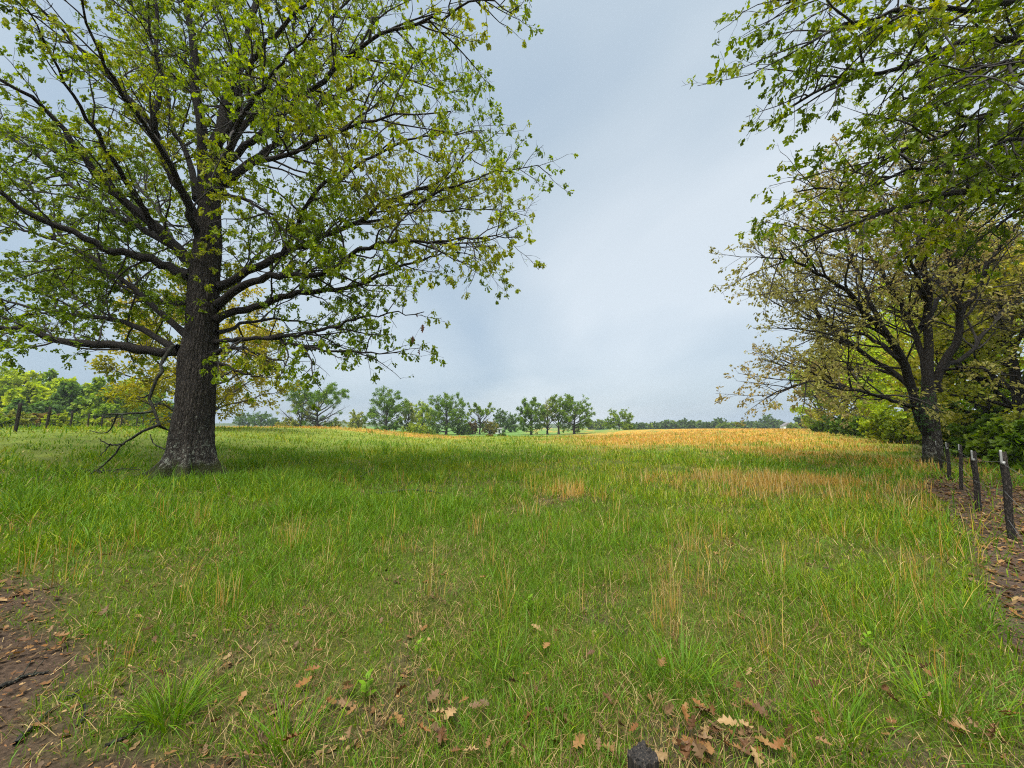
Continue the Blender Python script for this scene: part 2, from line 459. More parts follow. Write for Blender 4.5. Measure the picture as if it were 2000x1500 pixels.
def masks(x, y):
    x = np.asarray(x, float); y = np.asarray(y, float)
    r = np.hypot(x, y)
    nz = fbm(x, y, 1.1, 2); nf = fbm(x, y, 3.3, 6)
    # bare soil in the near corner
    d1 = ((x + 1.55) * 0.50 + (y - 1.95) * 0.866)                     # along the normal of the edge that runs (-5.1,4) .. (-1.6,2)
    dirt = sstep(0.32, -0.15, d1 + (nz - 0.5) * 0.9 + (nf - 0.5) * 0.5)
    dirt = dirt * sstep(0.6, -0.6, x + 0.9)
    # leaf strip along the fence
    s = x - y
    strip = sstep(0.45, 0.95, s + (nz - 0.5) * 0.9 + (nf - .5) * .5) * sstep(2.2, 3.6, r) * (1 - sstep(16, 19, r + (nz - .5) * 3) * 0.5)
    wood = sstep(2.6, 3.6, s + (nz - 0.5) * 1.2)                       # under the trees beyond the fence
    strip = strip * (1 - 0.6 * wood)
    # litter between the near blades
    litter = sstep(0.49, 0.66, fbm(x, y, 1.9, 11)) * (1 - sstep(2.6, 5.0, r)) * 0.8
    litter = np.maximum(litter, np.exp(-(((x - 0.95) / 0.45) ** 2 + ((y - 2.1) / 0.28) ** 2)))
    litter = np.maximum(litter, 0.85 * np.exp(-(((x - 0.9) / 0.9) ** 2 + ((y - 8.5) / 0.5) ** 2)) * sstep(0.3, .6, nf))
    litter = np.maximum(litter, 0.8 * np.exp(-(((x + 0.8) / 0.8) ** 2 + ((y - 2.3) / 0.35) ** 2)) * sstep(0.35, .55, nf))
    litter = np.maximum(litter, 0.7 * sstep(-0.35, 0.3, s) * (1 - sstep(3.2, 4.6, r)) * sstep(0.35, 0.6, nf))
    # golden dead grass
    n3 = fbm(x, y, 0.22, 21); n4 = fbm(x * 0.5, y, 0.55, 31)
    dry = 0.75 * sstep(-3, 9, x + (y - 10) * -0.03) * sstep(5, 12, y) * sstep(0.44, 0.66, n3 * 0.6 + n4 * 0.4)
    dry = np.maximum(dry, np.exp(-(((x - 8.6) / 2.6) ** 2 + ((y - 10.3) / 2.2) ** 2)) * sstep(0.25, 0.5, n4 + 0.1))
    dry = np.maximum(dry, 0.8 * np.exp(-(((x - 1.1) / 0.8) ** 2 + ((y - 9.3) / 0.5) ** 2)))
    dry = np.maximum(dry, 0.7 * np.exp(-(((x - 4.3) / 1.0) ** 2 + ((y - 11.2) / 0.8) ** 2)))
    u = x / np.maximum(y, 1)
    band = sstep(24, 40, y + (n4 - .5) * 14) * sstep(0.06, 0.28, u + (n3 - .5) * .12) * (1 - 0.75 * sstep(0.66, 0.9, u + (n3 - .5) * .2)) * sstep(0.30, 0.48, n4 + 0.12)
    band = band * (1 - sstep(115, 140, y))
    dry = np.maximum(dry, band)
    dry = np.maximum(dry, 0.85 * sstep(47, 52, y) * (1 - sstep(60, 66, y)) * sstep(-46, -38, x) * (1 - sstep(-9, -4, x)) * sstep(0.3, .5, n4 + .1))
    dry = dry * (.35 + .65 * sstep(.32, .6, fbm(x, y, 1.4, 17)))
    dry = dry * (1 - dirt) * (1 - np.maximum(strip, wood))
    lush = sstep(2, -6, x) * sstep(4, 9, y) * (1 - sstep(26, 40, y))
    return dirt, strip, wood, litter, dry, lush


# ---------------------------------------------------------------- ground
def build_ground():
    front = np.linspace(-70, 70, 391); back = np.linspace(70, 290, 46)[1:-1]
    ang = np.radians(np.concatenate([front, back]))
    rad = np.concatenate([[0.25, 0.6], 0.95 * 1.0345 ** np.arange(0, 152), [200, 230, 270, 320, 400, 520, 700, 1000, 1150]])
    A, Rr = np.meshgrid(ang, rad)
    X, Y = np.sin(A) * Rr, np.cos(A) * Rr
    Z = terrain(X, Y)
    dirt, strip, wood, litter, dry, lush = masks(X, Y)
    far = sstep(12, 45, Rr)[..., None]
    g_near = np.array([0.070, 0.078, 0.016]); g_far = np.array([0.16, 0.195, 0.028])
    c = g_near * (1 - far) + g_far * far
    c = c + (np.array([0.10, 0.17, 0.02]) - c) * (lush * 0.5 * far[..., 0])[..., None]
    low = (sstep(75, 110, Y) * (1 - sstep(0.35, 0.5, X / np.maximum(Y, 1))))[..., None]
    c = c + (np.array([0.105, 0.19, 0.040]) - c) * low
    o_near, o_far = np.array([0.12, 0.085, 0.035]), np.array([0.47, 0.235, 0.035])
    c = c + ((o_near * (1 - far) + o_far * far) - c) * (dry * 0.95)[..., None]
    c = c + (np.array([0.085, 0.058, 0.042]) - c) * np.maximum(strip, litter * 0.8)[..., None]
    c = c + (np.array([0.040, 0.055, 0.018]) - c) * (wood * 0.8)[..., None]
    wet = fbm(X, Y, 1.3, 44)[..., None]
    c = c + ((np.array([0.062, 0.041, 0.027]) * (0.6 + 0.8 * wet)) - c) * dirt[..., None]
    V = np.stack([X, Y, Z], -1).reshape(-1, 3)
    n, m_ = len(rad), len(ang)
    idx = np.arange(n * m_).reshape(n, m_); nx = np.roll(idx, -1, 1)
    q = np.stack([idx[:-1], idx[1:], nx[1:], nx[:-1]], -1).reshape(-1, 4)
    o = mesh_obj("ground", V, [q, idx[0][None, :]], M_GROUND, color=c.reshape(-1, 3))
    tag(o, kind="structure")


build_ground()


def build_hills():
    """a low wooded ridge on the horizon"""
    mt, n, l, out = new_mat("wooded_ridge")
    tc = n.new("ShaderNodeTexCoord"); nz = n.new("ShaderNodeTexNoise"); nz.inputs["Scale"].default_value = 0.03; nz.inputs["Detail"].default_value = 6
    l.new(tc.outputs["Object"], nz.inputs["Vector"])
    r = ramp(n, [(0.35, (0.05, 0.075, 0.035)), (0.65, (0.10, 0.13, 0.06))]); l.new(nz.outputs["Fac"], r.inputs[0])
    b = n.new("ShaderNodeBsdfDiffuse"); l.new(r.outputs[0], b.inputs[0]); l.new(b.outputs[0], out.inputs[0])
    ang = np.radians(np.linspace(-75, 75, 420)); rng = np.random.default_rng(3)
    rows = []
    prof = 9 + 9 * fbm(ang * 6, ang * 0 + 3, 1.0, 12, 3) + 7 * np.exp(-((np.degrees(ang) + 27) / 9) ** 2) + rng.normal(0, 0.5, len(ang))
    for rr, k in ((700, -0.3), (740, 0.3), (800, 0.5), (900, 0.45), (1050, -0.3)):
        rows.append(np.stack([np.sin(ang) * rr, np.cos(ang) * rr, np.where(k < 0, -1.6, prof * k + (0 if k < 0 else rng.normal(0, .5, len(ang))))], 1))
    V = np.stack(rows); idx = np.arange(V.shape[0] * V.shape[1]).reshape(V.shape[:2])
    q = np.stack([idx[:-1, :-1], idx[1:, :-1], idx[1:, 1:], idx[:-1, 1:]], -1).reshape(-1, 4)
    tag(mesh_obj("hills", V.reshape(-1, 3), [q], mt), kind="structure")


build_hills()

_h = np.array([(0, 0), (.035, .10), (.20, .20), (.10, .30), (.34, .44), (.14, .52), (.33, .70), (.12, .76), (.15, .90), (0, 1.0)])
_mid = np.array([(0, 0), (0, .3), (0, .52), (0, .76), (0, 1)])


def fallen_leaf_mesh(seed):
    """one lobed oak leaf, curled along and across"""
    rng = np.random.default_rng(seed)
    left = _h[1:-1] * np.array([-1, 1]); right = _h[1:-1]
    V2 = np.vstack([_mid, right, left])
    curl, cup, tw = rng.uniform(-.6, .9), rng.uniform(.1, 1.1), rng.normal(0, .5)
    x, y = V2[:, 0], V2[:, 1]
    z = cup * x ** 2 * 1.6 + curl * (y - .5) ** 2 * .8 + tw * x * (y - .5) + rng.normal(0, .02, len(x))
    V = np.column_stack([x * (1 - .25 * cup), y - .5, z]); V[:, 2] -= V[:, 2].min()
    tri = []
    def half(o):
        r = lambda i: 5 + o + i          # outline points 0..7
        return [(0, r(0), 1), (r(0), r(1), 1), (r(1), r(2), 1), (1, r(2), 2), (r(2), r(3), 2), (r(3), r(4), 2), (2, r(4), 3), (r(4), r(5), 3), (r(5), r(6), 3), (3, r(6), 4), (r(6), r(7), 4)]
    tri = half(0) + [(a, c, b) for a, b, c in half(8)]
    return V, np.array(tri)


# ---------------------------------------------------------------- the big oak on the left
def trace(pts, s=1.0):
    return np.array([place(u, v, D) for u, v, D in pts])


def lathe_trunk(name, centre, radii, zs, parent, mat, org, flare=0.0, seed=1, sides=84, lobes=7, rough=0.035):
    """upright trunk: centre (n,2), radii (n) at heights zs, with root buttresses that die out upwards"""
    rng = np.random.default_rng(seed)
    zz_ = np.concatenate([np.linspace(zs[0], zs[0] + 1.6, 36), np.linspace(zs[0] + 1.6, zs[-1], 60)[1:]])
    cx = np.interp(zz_, zs, centre[:, 0]); cy = np.interp(zz_, zs, centre[:, 1]); rr = np.interp(zz_, zs, radii)
    th = np.arange(sides) * 2 * PI / sides
    lob = np.zeros(sides)
    for k in range(lobes):
        a = 2 * PI * (k + rng.uniform(-.25, .25)) / lobes; w = rng.uniform(0.16, 0.27); h = rng.uniform(0.35, 1.35)
        dd = np.angle(np.exp(1j * (th - a))); lob = np.maximum(lob, h * np.exp(-(dd / w) ** 2))
    hgt = np.maximum(zz_ - zs[0] - 0.11, 0)
    fl = flare * np.exp(-hgt / 0.38)[:, None] * (0.10 + 1.05 * lob[None]) + 0.07 * flare * np.exp(-hgt / 1.2)[:, None] * lob[None]
    nn = fbm(th[None] * 3.2 + 0 * zz_[:, None], zz_[:, None] * 1.3 + 0 * th[None], 1.0, seed, 3) - 0.5
    fur = fbm(th[None] * 17 + 0 * zz_[:, None], zz_[:, None] * 2.6 + 0 * th[None], 1.0, seed + 5, 2) - 0.5
    R_ = rr[:, None] * (1 + fl + nn * 0.14 * np.ones_like(fl)) + fur * rough
    # close the seam of the noise
    bl = sstep(0.85, 1.0, np.arange(sides) / sides)[None]
    R_ = R_ * (1 - bl) + R_[:, :1] * bl
    V = np.stack([cx[:, None] + R_ * np.cos(th)[None], cy[:, None] + R_ * np.sin(th)[None], zz_[:, None] + 0 * R_], -1)
    n_ = len(zz_); idx = np.arange(n_ * sides).reshape(n_, sides); nx = np.roll(idx, -1, 1)
    q = np.stack([idx[:-1], nx[:-1], nx[1:], idx[1:]], -1).reshape(-1, 4)
    return mesh_obj(name, V.reshape(-1, 3), [q, idx[-1][None, :]], mat, parent, local=org)


def limb_mesh(name, path, r0, r1, parent, mat, org, sides=9, power=0.8, seed=0):
    n_ = len(path)
    w = np.linspace(0, 1, n_)
    rr = r1 + (r0 - r1) * (1 - w) ** 1.15
    rr = rr * (1 + (np.random.default_rng(seed).random(n_) - 0.5) * 0.12)
    rr[0] *= 1.25
    V, q = tubes(path[:, None, :], rr[:, None], sides)
    last = np.arange(len(V) - sides, len(V))[None, :]
    mesh_obj(name, V, [q, last[:, ::-1]], mat, parent, local=org)
    return rr


def stack_limbs(paths, n=14):
    P = np.stack([resample(p, n) for p, _, _ in paths], 1)
    w = np.linspace(0, 1, n + 1)[:, None]
    r0 = np.array([a for _, a, _ in paths]); r1 = np.array([b for _, _, b in paths])
    return P, r1 + (r0 - r1) * (1 - w) ** 0.8


def build_big_oak():
    D0 = 12.46
    base = place(365, 932, D0); base[2] = tz(base[0], base[1])
    root = thing("oak_tree", "huge spreading oak with lichen-flecked trunk standing close on the left of the field", "tree", base)
    pts = [(366, 945, D0), (371, 905, D0), (374, 860, D0), (380, 800, D0), (385, 740, D0), (388, 690, D0), (395, 640, D0), (399, 560, D0), (404, 500, D0), (409, 440, D0), (411, 380, D0), (412, 325, D0)]
    px = [50, 49, 46, 42.5, 41.5, 42, 36, 35, 33, 28, 23, 17]
    C = trace(pts); zs = C[:, 2].copy(); zs[0] = base[2] - 0.12
    lathe_trunk("trunk", C[:, :2], np.array(px) * D0 / F_PX * 0.72, zs, root, M_BARK, base, flare=0.75, seed=4, sides=150, rough=.075)
    k = D0 / F_PX * 0.72
    T = D0
    L = [  # (points u, v, depth), start and end radius in px of the photograph
        # left side
        ([(350, 684, T), (315, 688, T - .1), (245, 676, T - .4), (140, 669, T - .8), (87, 661, T - 1), (60, 645, T - 1.1), (0, 642, T - 1.4), (-110, 610, T - 1.8), (-230, 560, T - 2)], 14, 3),
        ([(345, 684, T), (297, 655, T + .2), (245, 629, T + .5), (175, 619, T + .8), (87, 606, T + 1.2), (0, 584, T + 1.5), (-100, 560, T + 2)], 9, 2),
        ([(365, 655, T), (315, 612, T + .1), (262, 564, T + .3), (210, 530, T + .5), (175, 500, T + .6), (140, 480, T + .8), (91, 465, T + 1), (20, 440, T + 1.5), (-70, 400, T + 2)], 9, 2),
        ([(372, 590, T), (330, 592, T + 1.5), (280, 585, T + 3), (200, 560, T + 5), (120, 540, T + 7)], 8, 2),
        ([(372, 540, T), (350, 530, T), (280, 503, T - .3), (196, 480, T - .7), (133, 448, T - 1.1), (70, 425, T - 1.5), (0, 378, T - 2), (-90, 330, T - 2.6), (-200, 300, T - 3)], 14, 3),
        ([(385, 530, T), (366, 508, T), (315, 450, T - .2), (252, 399, T - .5), (196, 345, T - .9), (140, 276, T - 1.4), (70, 196, T - 2), (0, 158, T - 2.6), (-80, 90, T - 3.2)], 17, 4),
        ([(383, 525, T), (320, 470, T + .3), (245, 430, T + .7), (158, 378, T + 1.3), (119, 343, T + 1.6), (35, 276, T + 2.2), (-40, 240, T + 2.7)], 11, 3),
        ([(388, 440, T), (360, 380, T - .2), (332, 332, T - .4), (310, 285, T - .6), (298, 245, T - .8), (240, 180, T - 1.2), (196, 133, T - 1.6), (115, 52, T - 2.3), (40, -20, T - 3), (-30, -70, T - 3.6)], 13, 3.5),
        ([(300, 250, T - .8), (310, 200, T - .8), (306, 122, T - .7), (308, 18, T - .6), (300, -90, T - .6), (310, -190, T - .4)], 8, 2.5),
        ([(392, 480, T), (375, 430, T - .6), (345, 350, T - 1.4), (310, 280, T - 2.2), (250, 200, T - 3.2), (190, 90, T - 4.3), (150, -20, T - 5.2)], 10, 2.5),
        ([(300, 450, T - .2), (265, 380, T - .9), (215, 300, T - 1.8), (150, 200, T - 2.9), (100, 110, T - 3.8), (60, 20, T - 4.6)], 8, 2),
        # stems
        ([(400, 400, T), (396, 330, T), (392, 245, T), (385, 175, T), (378, 105, T), (367, 18, T), (350, -80, T + .1), (352, -190, T + .2), (340, -300, T + .2)], 16, 5),
        ([(416, 380, T), (420, 325, T), (424, 280, T + .2), (440, 215, T + .4), (462, 140, T + .7), (482, 70, T + .9), (500, 0, T + 1.1), (520, -90, T + 1.3), (530, -200, T + 1.4)], 21, 5),
        ([(385, 390, T), (360, 290, T + .8), (330, 235, T + 1.5), (322, 150, T + 2.2), (290, 70, T + 3), (270, -20, T + 3.6)], 9, 3),
        # upper right
        ([(425, 300, T + .2), (460, 220, T - .3), (493, 119, T - .9), (535, 70, T - 1.3), (560, 45, T - 1.5), (610, -10, T - 2), (680, -80, T - 2.5)], 11, 3),
        ([(540, 160, T + 1.2), (574, 130, T + 1.2), (574, 60, T + 1.2), (578, 0, T + 1.2), (585, -80, T + 1.2)], 7, 2),
        ([(428, 315, T + .1), (480, 240, T + .7), (540, 175, T + 1.2), (577, 115, T + 1.6), (647, 35, T + 2.1), (690, -10, T + 2.5), (740, -70, T + 3)], 10, 3),
        ([(440, 330, T), (540, 230, T - 1), (625, 160, T - 1.8), (671, 119, T - 2.2), (710, 88, T - 2.5), (762, 63, T - 2.8), (832, 42, T - 3.1), (902, 14, T - 3.4), (960, 5, T - 3.7), (1000, 30, T - 3.9)], 10, 1.6),
        ([(440, 350, T), (540, 280, T + .5), (620, 210, T + 1), (689, 171, T + 1.4), (727, 152, T + 1.6), (800, 154, T + 1.9), (850, 175, T + 2.1), (920, 180, T + 2.4)], 9, 1.6),
        ([(440, 360, T), (500, 320, T - 1.2), (590, 290, T - 2.4), (680, 250, T - 3.4), (780, 225, T - 4.2), (880, 220, T - 4.8)], 8, 1.8),
        ([(435, 340, T), (455, 270, T - 1.6), (480, 215, T - 3), (520, 170, T - 4.2), (560, 120, T - 5.2), (610, 60, T - 6)], 9, 2),
        ([(440, 380, T), (480, 392, T - .7), (513, 410, T - 1.3), (533, 427, T - 1.7), (563, 457, T - 2.2), (610, 480, T - 2.8)], 6, 1.6),
        # right
        ([(425, 560, T), (460, 541, T + .1), (500, 523, T + .2), (553, 497, T + .4), (600, 477, T + .5), (667, 447, T + .8), (696, 437, T + .9), (745, 402, T + 1.1), (815, 371, T + 1.4), (867, 350, T + 1.6), (920, 300, T + 1.9), (975, 255, T + 2.1)], 12, 1.8),
        ([(553, 497, T + .4), (577, 447, T + .2), (590, 415, T), (620, 375, T - .4), (660, 345, T - .8), (727, 308, T - 1.2), (797, 273, T - 1.7), (870, 262, T - 2.1), (950, 255, T - 2.5)], 7, 1.5),
        ([(425, 595, T), (473, 563, T - .3), (527, 540, T - .6), (620, 537, T - 1.1), (663, 515, T - 1.3), (682, 493, T - 1.4), (727, 484, T - 1.6), (773, 470, T - 1.8), (850, 471, T - 2.2), (948, 462, T - 2.7), (1010, 462, T - 3)], 11, 1.6),
        ([(420, 625, T), (470, 608, T + .2), (500, 598, T + .4), (540, 585, T + .6), (573, 573, T + .8), (633, 569, T + 1), (700, 557, T + 1.3), (762, 530, T + 1.6), (832, 505, T + 1.9), (885, 490, T + 2.1), (950, 510, T + 2.5)], 11, 1.6),
        ([(745, 402, T + 1.1), (800, 400, T + .9), (880, 365, T + .6), (960, 340, T + .3), (1040, 325, T), (1080, 345, T - .1)], 5, 1.4),
        ([(696, 437, T + .9), (760, 425, T + 1.4), (850, 410, T + 2), (940, 410, T + 2.6), (1030, 420, T + 3.1)], 5, 1.4),
        ([(533, 660, T - 1), (600, 653, T - 1.2), (633, 642, T - 1.3), (700, 622, T - 1.6), (760, 612, T - 1.8), (830, 610, T - 2)], 5, 1.3),
        ([(420, 668, T), (480, 662, T - .5), (540, 660, T - 1), (560, 672, T - 1.1), (617, 680, T - 1.4), (700, 690, T - 1.8), (760, 690, T - 2.1), (800, 682, T - 2.3)], 7, 1.4),
        ([(424, 690, T), (455, 680, T - .3), (507, 690, T - .8), (553, 710, T - 1.2), (580, 722, T - 1.5)], 5, 1.3),
        ([(425, 708, T), (440, 716, T - .1), (477, 727, T - .3), (500, 735, T - .5), (535, 738, T - .7)], 5, 1.3),
        ([(423, 650, T), (480, 630, T + 1.5), (560, 625, T + 3), (650, 640, T + 4.5), (740, 655, T + 5.6)], 6, 1.5),
        ([(425, 600, T), (460, 560, T + 2), (500, 500, T + 4), (560, 440, T + 6), (620, 400, T + 7.5)], 9, 2),
        ([(395, 560, T), (340, 470, T + 2), (300, 400, T + 4), (250, 350, T + 6), (220, 300, T + 7.5)], 9, 2),
    ]
    paths = []
    for i, (pp, a, b) in enumerate(L):
        w = trace(pp)
        dm = pp[0][2]
        p = resample(w, max(14, int(len(pp) * 3)))
        rg = np.random.default_rng(i)
        j = rg.normal(size=p.shape) * 0.035; j[0] = 0
        p = p + j
        r0, r1 = a * k, max(b * k * 0.6, 0.012)
        limb_mesh("limb", p, r0, r1, root, M_LIMB, base, sides=10 if a > 8 else 7, seed=i)
        paths.append((p, r0, r1))
    # sprouts on the trunk
    rng = np.random.default_rng(77)
    P1, R1 = stack_limbs(paths, 16)
    P2, R2 = spawn(P1, R1, 0.40, 0.16, rng, ang=(28, 70), lk=0.40, lmin=0.6, lmax=2.6, S=7, wander=0.15, up=0.12, droop=0.01, rmin=0.010, flat=0.25)
    Pt, Rt = spawn(np.stack([resample(C, 12)], 1), np.full((13, 1), 0.03), 0.13, 0.46, rng, ang=(55, 95), lk=0.2, lmin=0.6, lmax=1.5, S=7, wander=0.2, up=0.15, droop=0.03, rmin=0.007, tmax=0.76)
    Rt = Rt * 0 + np.linspace(0.012, 0.006, 8)[:, None]
    P2 = np.concatenate([P2, Pt], 1); R2 = np.concatenate([R2, Rt], 1)
    P3, R3 = spawn(P2, R2, 0.21, 0.2, rng, ang=(30, 65), lk=0.5, lmin=0.3, lmax=1.2, S=3, wander=0.24, up=0.02, droop=0.02, rmin=0.0055)
    P4, R4 = spawn(P3, R3, 0.26, 0.3, rng, ang=(30, 65), lk=0.55, lmin=0.16, lmax=0.5, S=2, wander=0.2, up=-0.05, droop=0.06, rmin=0.004)
    v2, q2 = tubes(P2, R2, 5); v3, q3 = tubes(P3, R3, 3)
    mesh_obj("branchwork", np.vstack([v2, v3]), [q2, q3 + len(v2)], M_TWIG, root, local=base)["kind"] = "stuff"
    v4, q4 = tubes(P4[:, ::2], R4[:, ::2], 3)
    mesh_obj("twig_spray", v4, [q4], M_TWIG, root, local=base)["kind"] = "stuff"
    # young leaves hang in loose bunches at the twig ends
    keep = rng.random(P4.shape[1]) < 0.9
    V, Fc, pos, kk = leaves(P4[:, keep], 11.0, 0.155, rng, OAK_LEAF, hang=0.75, along=0.45, tip=0.78, spread=0.03)
    cl = leaf_colors(pos, kk, [(0.12, 0.19, 0.004), (0.19, 0.27, 0.005), (0.26, 0.335, 0.008), (0.31, 0.32, 0.02)], rng, 0.2)
    mesh_obj("crown", V, [Fc], M_LEAF, root, color=cl, local=base, smooth=False)
    for j, (u, v, s_) in enumerate([(806, 663, .22), (820, 686, .20), (826, 642, .26), (814, 616, .13), (822, 412, .24), (166, 703, .13), (735, 380, .2)]):
        c0 = place(u, v, T - 2.2 if u > 400 else T - .9)
        Vd, Fd = fallen_leaf_mesh(90 + j)
        Vd = Vd * s_; Vd = Vd[:, [0, 2, 1]] * np.array([1, 1, -1])       # hanging tip down
        a_ = j * 1.3; Vd = Vd @ np.array([[math.cos(a_), math.sin(a_), 0], [-math.sin(a_), math.cos(a_), 0], [0, 0, 1]])
        o = mesh_obj("dead_leaf", Vd + c0, [Fd], M_DRY, root, color=np.repeat(np.array([[.13, .06, .03]]), len(Vd), 0), local=base, smooth=False)
        o["label"] = "withered brown leaf still hanging"
        st = P4[-1][np.argmin(np.linalg.norm(P4[-1] - c0, axis=1))]
        pth = resample(np.stack([st, (st + c0 + np.array([0, 0, s_ / 2])) / 2 + np.array([0, 0, .05]), c0 + np.array([0, 0, s_ / 2])]), 5)
        tv, tq = tubes(pth[:, None], np.full((6, 1), .004), 4)
        mesh_obj("leaf_stalk", tv, [tq], M_TWIG, o, local=base)
    print("big oak: limbs", P1.shape[1], "branches", P2.shape[1], "twigs", P3.shape[1], P4.shape[1], "leaves", len(pos))
    return base


BIG = build_big_oak()


# ---------------------------------------------------------------- the overhanging oak on the right, its trunk outside the picture
def build_right_overhang():
    D = 8.4
    base = np.array([15.6, 9.2, 0.0]); base[2] = tz(base[0], base[1])
    root = thing("oak_tree", "fresh green oak whose boughs reach in from the upper right over the fence", "tree", base)
    zs = np.array([-0.1, 1, 3, 5, 7, 9, 11, 12.5]) + base[2]
    C = np.array([[base[0] - 0.10 * i, base[1] - 0.03 * i] for i in range(8)])
    lathe_trunk("trunk", C, np.array([.52, .46, .42, .40, .36, .28, .2, .12]), zs, root, M_BARK, base, flare=0.4, seed=9, sides=48)
    at = lambda z: np.array([np.interp(z, zs, C[:, 0]), np.interp(z, zs, C[:, 1]), z])
    L = [
        (at(6.6), [(2120, 20, 8.2), (2000, 78, 7.7), (1900, 78, 7.5), (1830, 100, 7.3), (1790, 122, 7.2), (1700, 147, 6.9), (1650, 152, 6.8), (1590, 178, 6.6), (1545, 205, 6.5)], .15, .02),
        (at(4.8), [(2130, 380, 8.6), (2000, 368, 8.0), (1880, 378, 7.6), (1830, 386, 7.4), (1740, 412, 7.1), (1670, 438, 6.9), (1610, 455, 6.7), (1570, 470, 6.6)], .13, .018),
        (at(4.2), [(2140, 420, 9), (2000, 408, 8.6), (1960, 435, 8.5), (1920, 465, 8.4), (1885, 500, 8.3)], .08, .016),
        (at(5.6), [(2140, 200, 8.3), (2000, 195, 7.6), (1920, 225, 7.2), (1850, 260, 6.9), (1760, 290, 6.6), (1700, 320, 6.3), (1660, 340, 6.2)], .10, .016),
        (at(5.0), [(2130, 310, 9.2), (2000, 310, 9), (1930, 325, 8.9), (1880, 340, 8.8), (1790, 325, 8.5), (1730, 350, 8.3), (1650, 370, 8.1), (1560, 375, 7.9)], .10, .016),
        (at(7.4), [(2110, -60, 7.8), (2000, -10, 7.2), (1900, 20, 6.8), (1800, 15, 6.4), (1700, 35, 6.1), (1620, 60, 5.9), (1560, 90, 5.8)], .12, .018),
        (at(8.2), [(2100, -200, 8), (2000, -130, 7.6), (1880, -80, 7.2), (1740, -50, 6.8), (1610, -20, 6.4), (1530, 10, 6.3)], .12, .018),
        (at(8.8), [(2060, -330, 8.6), (1950, -260, 8.4), (1800, -200, 8.2), (1650, -150, 8)], .09, .02),
        (at(7.6), [(2160, 60, 9.6), (2050, 80, 10), (1950, 130, 10.4), (1850, 160, 10.6), (1760, 200, 10.8), (1680, 260, 10.9)], .11, .016),
        (at(6.0), [(2160, 200, 7.4), (2080, 150, 6.5), (2000, 120, 5.8), (1930, 130, 5.2), (1860, 160, 4.9)], .10, .016),
        (at(5.2), [(2180, 330, 7.6), (2080, 290, 7), (1990, 270, 6.5), (1900, 300, 6.1), (1830, 330, 5.9)], .09, .015),
        (at(9.0), [(2300, -400, 9), (2500, -500, 9)], .09, .02),
        (at(7.0), [(2600, -100, 9), (2800, -150, 9.5)], .12, .02),
        (at(10.2), [(2150, -420, 10.5), (2000, -420, 12)], .12, .02),
    ]
    rng = np.random.default_rng(31)
    paths = []
    for i, (st, pp, r0, r1) in enumerate(L):
        p = resample(np.vstack([st[None], trace(pp)]), 24)
        p[1:] += rng.normal(size=(24, 3)) * 0.025
        limb_mesh("limb", p, r0, r1, root, M_LIMB, base, sides=9, seed=i)
        paths.append((p, r0, r1))
    P1, R1 = stack_limbs(paths, 16)
    P2, R2 = spawn(P1, R1, 0.26, 0.28, rng, ang=(28, 62), lk=0.27, lmin=0.4, lmax=1.7, S=6, wander=0.14, up=0.06, droop=0.01, rmin=0.008, flat=0.35)
    P3, R3 = spawn(P2, R2, 0.23, 0.2, rng, ang=(28, 60), lk=0.5, lmin=0.22, lmax=0.85, S=3, wander=0.18, up=0.0, droop=0.03, rmin=0.004)
    P4, R4 = spawn(P3, R3, 0.24, 0.3, rng, ang=(30, 60), lk=0.55, lmin=0.12, lmax=0.36, S=2, wander=0.2, droop=0.05, rmin=0.003)
    v2, q2 = tubes(P2, R2, 5); v3, q3 = tubes(P3, R3, 3); v4, q4 = tubes(P4, R4, 3)
    mesh_obj("branchwork", np.vstack([v2, v3]), [q2, q3 + len(v2)], M_TWIG, root, local=base)["kind"] = "stuff"
    mesh_obj("twig_spray", v4, [q4], M_TWIG, root, local=base)["kind"] = "stuff"
    V, Fc, pos, kk = leaves(P4, 7.0, 0.15, rng, OAK_LEAF, hang=0.55, along=0.6, tip=0.72, spread=0.025)
    cl = leaf_colors(pos, kk, [(0.12, 0.18, 0.005), (0.18, 0.25, 0.006), (0.25, 0.31, 0.010), (0.30, 0.30, 0.02)], rng, 0.2)
    mesh_obj("crown", V, [Fc], M_LEAF, root, color=cl, local=base, smooth=False)
    print("right oak: leaves", len(pos), "twigs", P4.shape[1])


build_right_overhang()


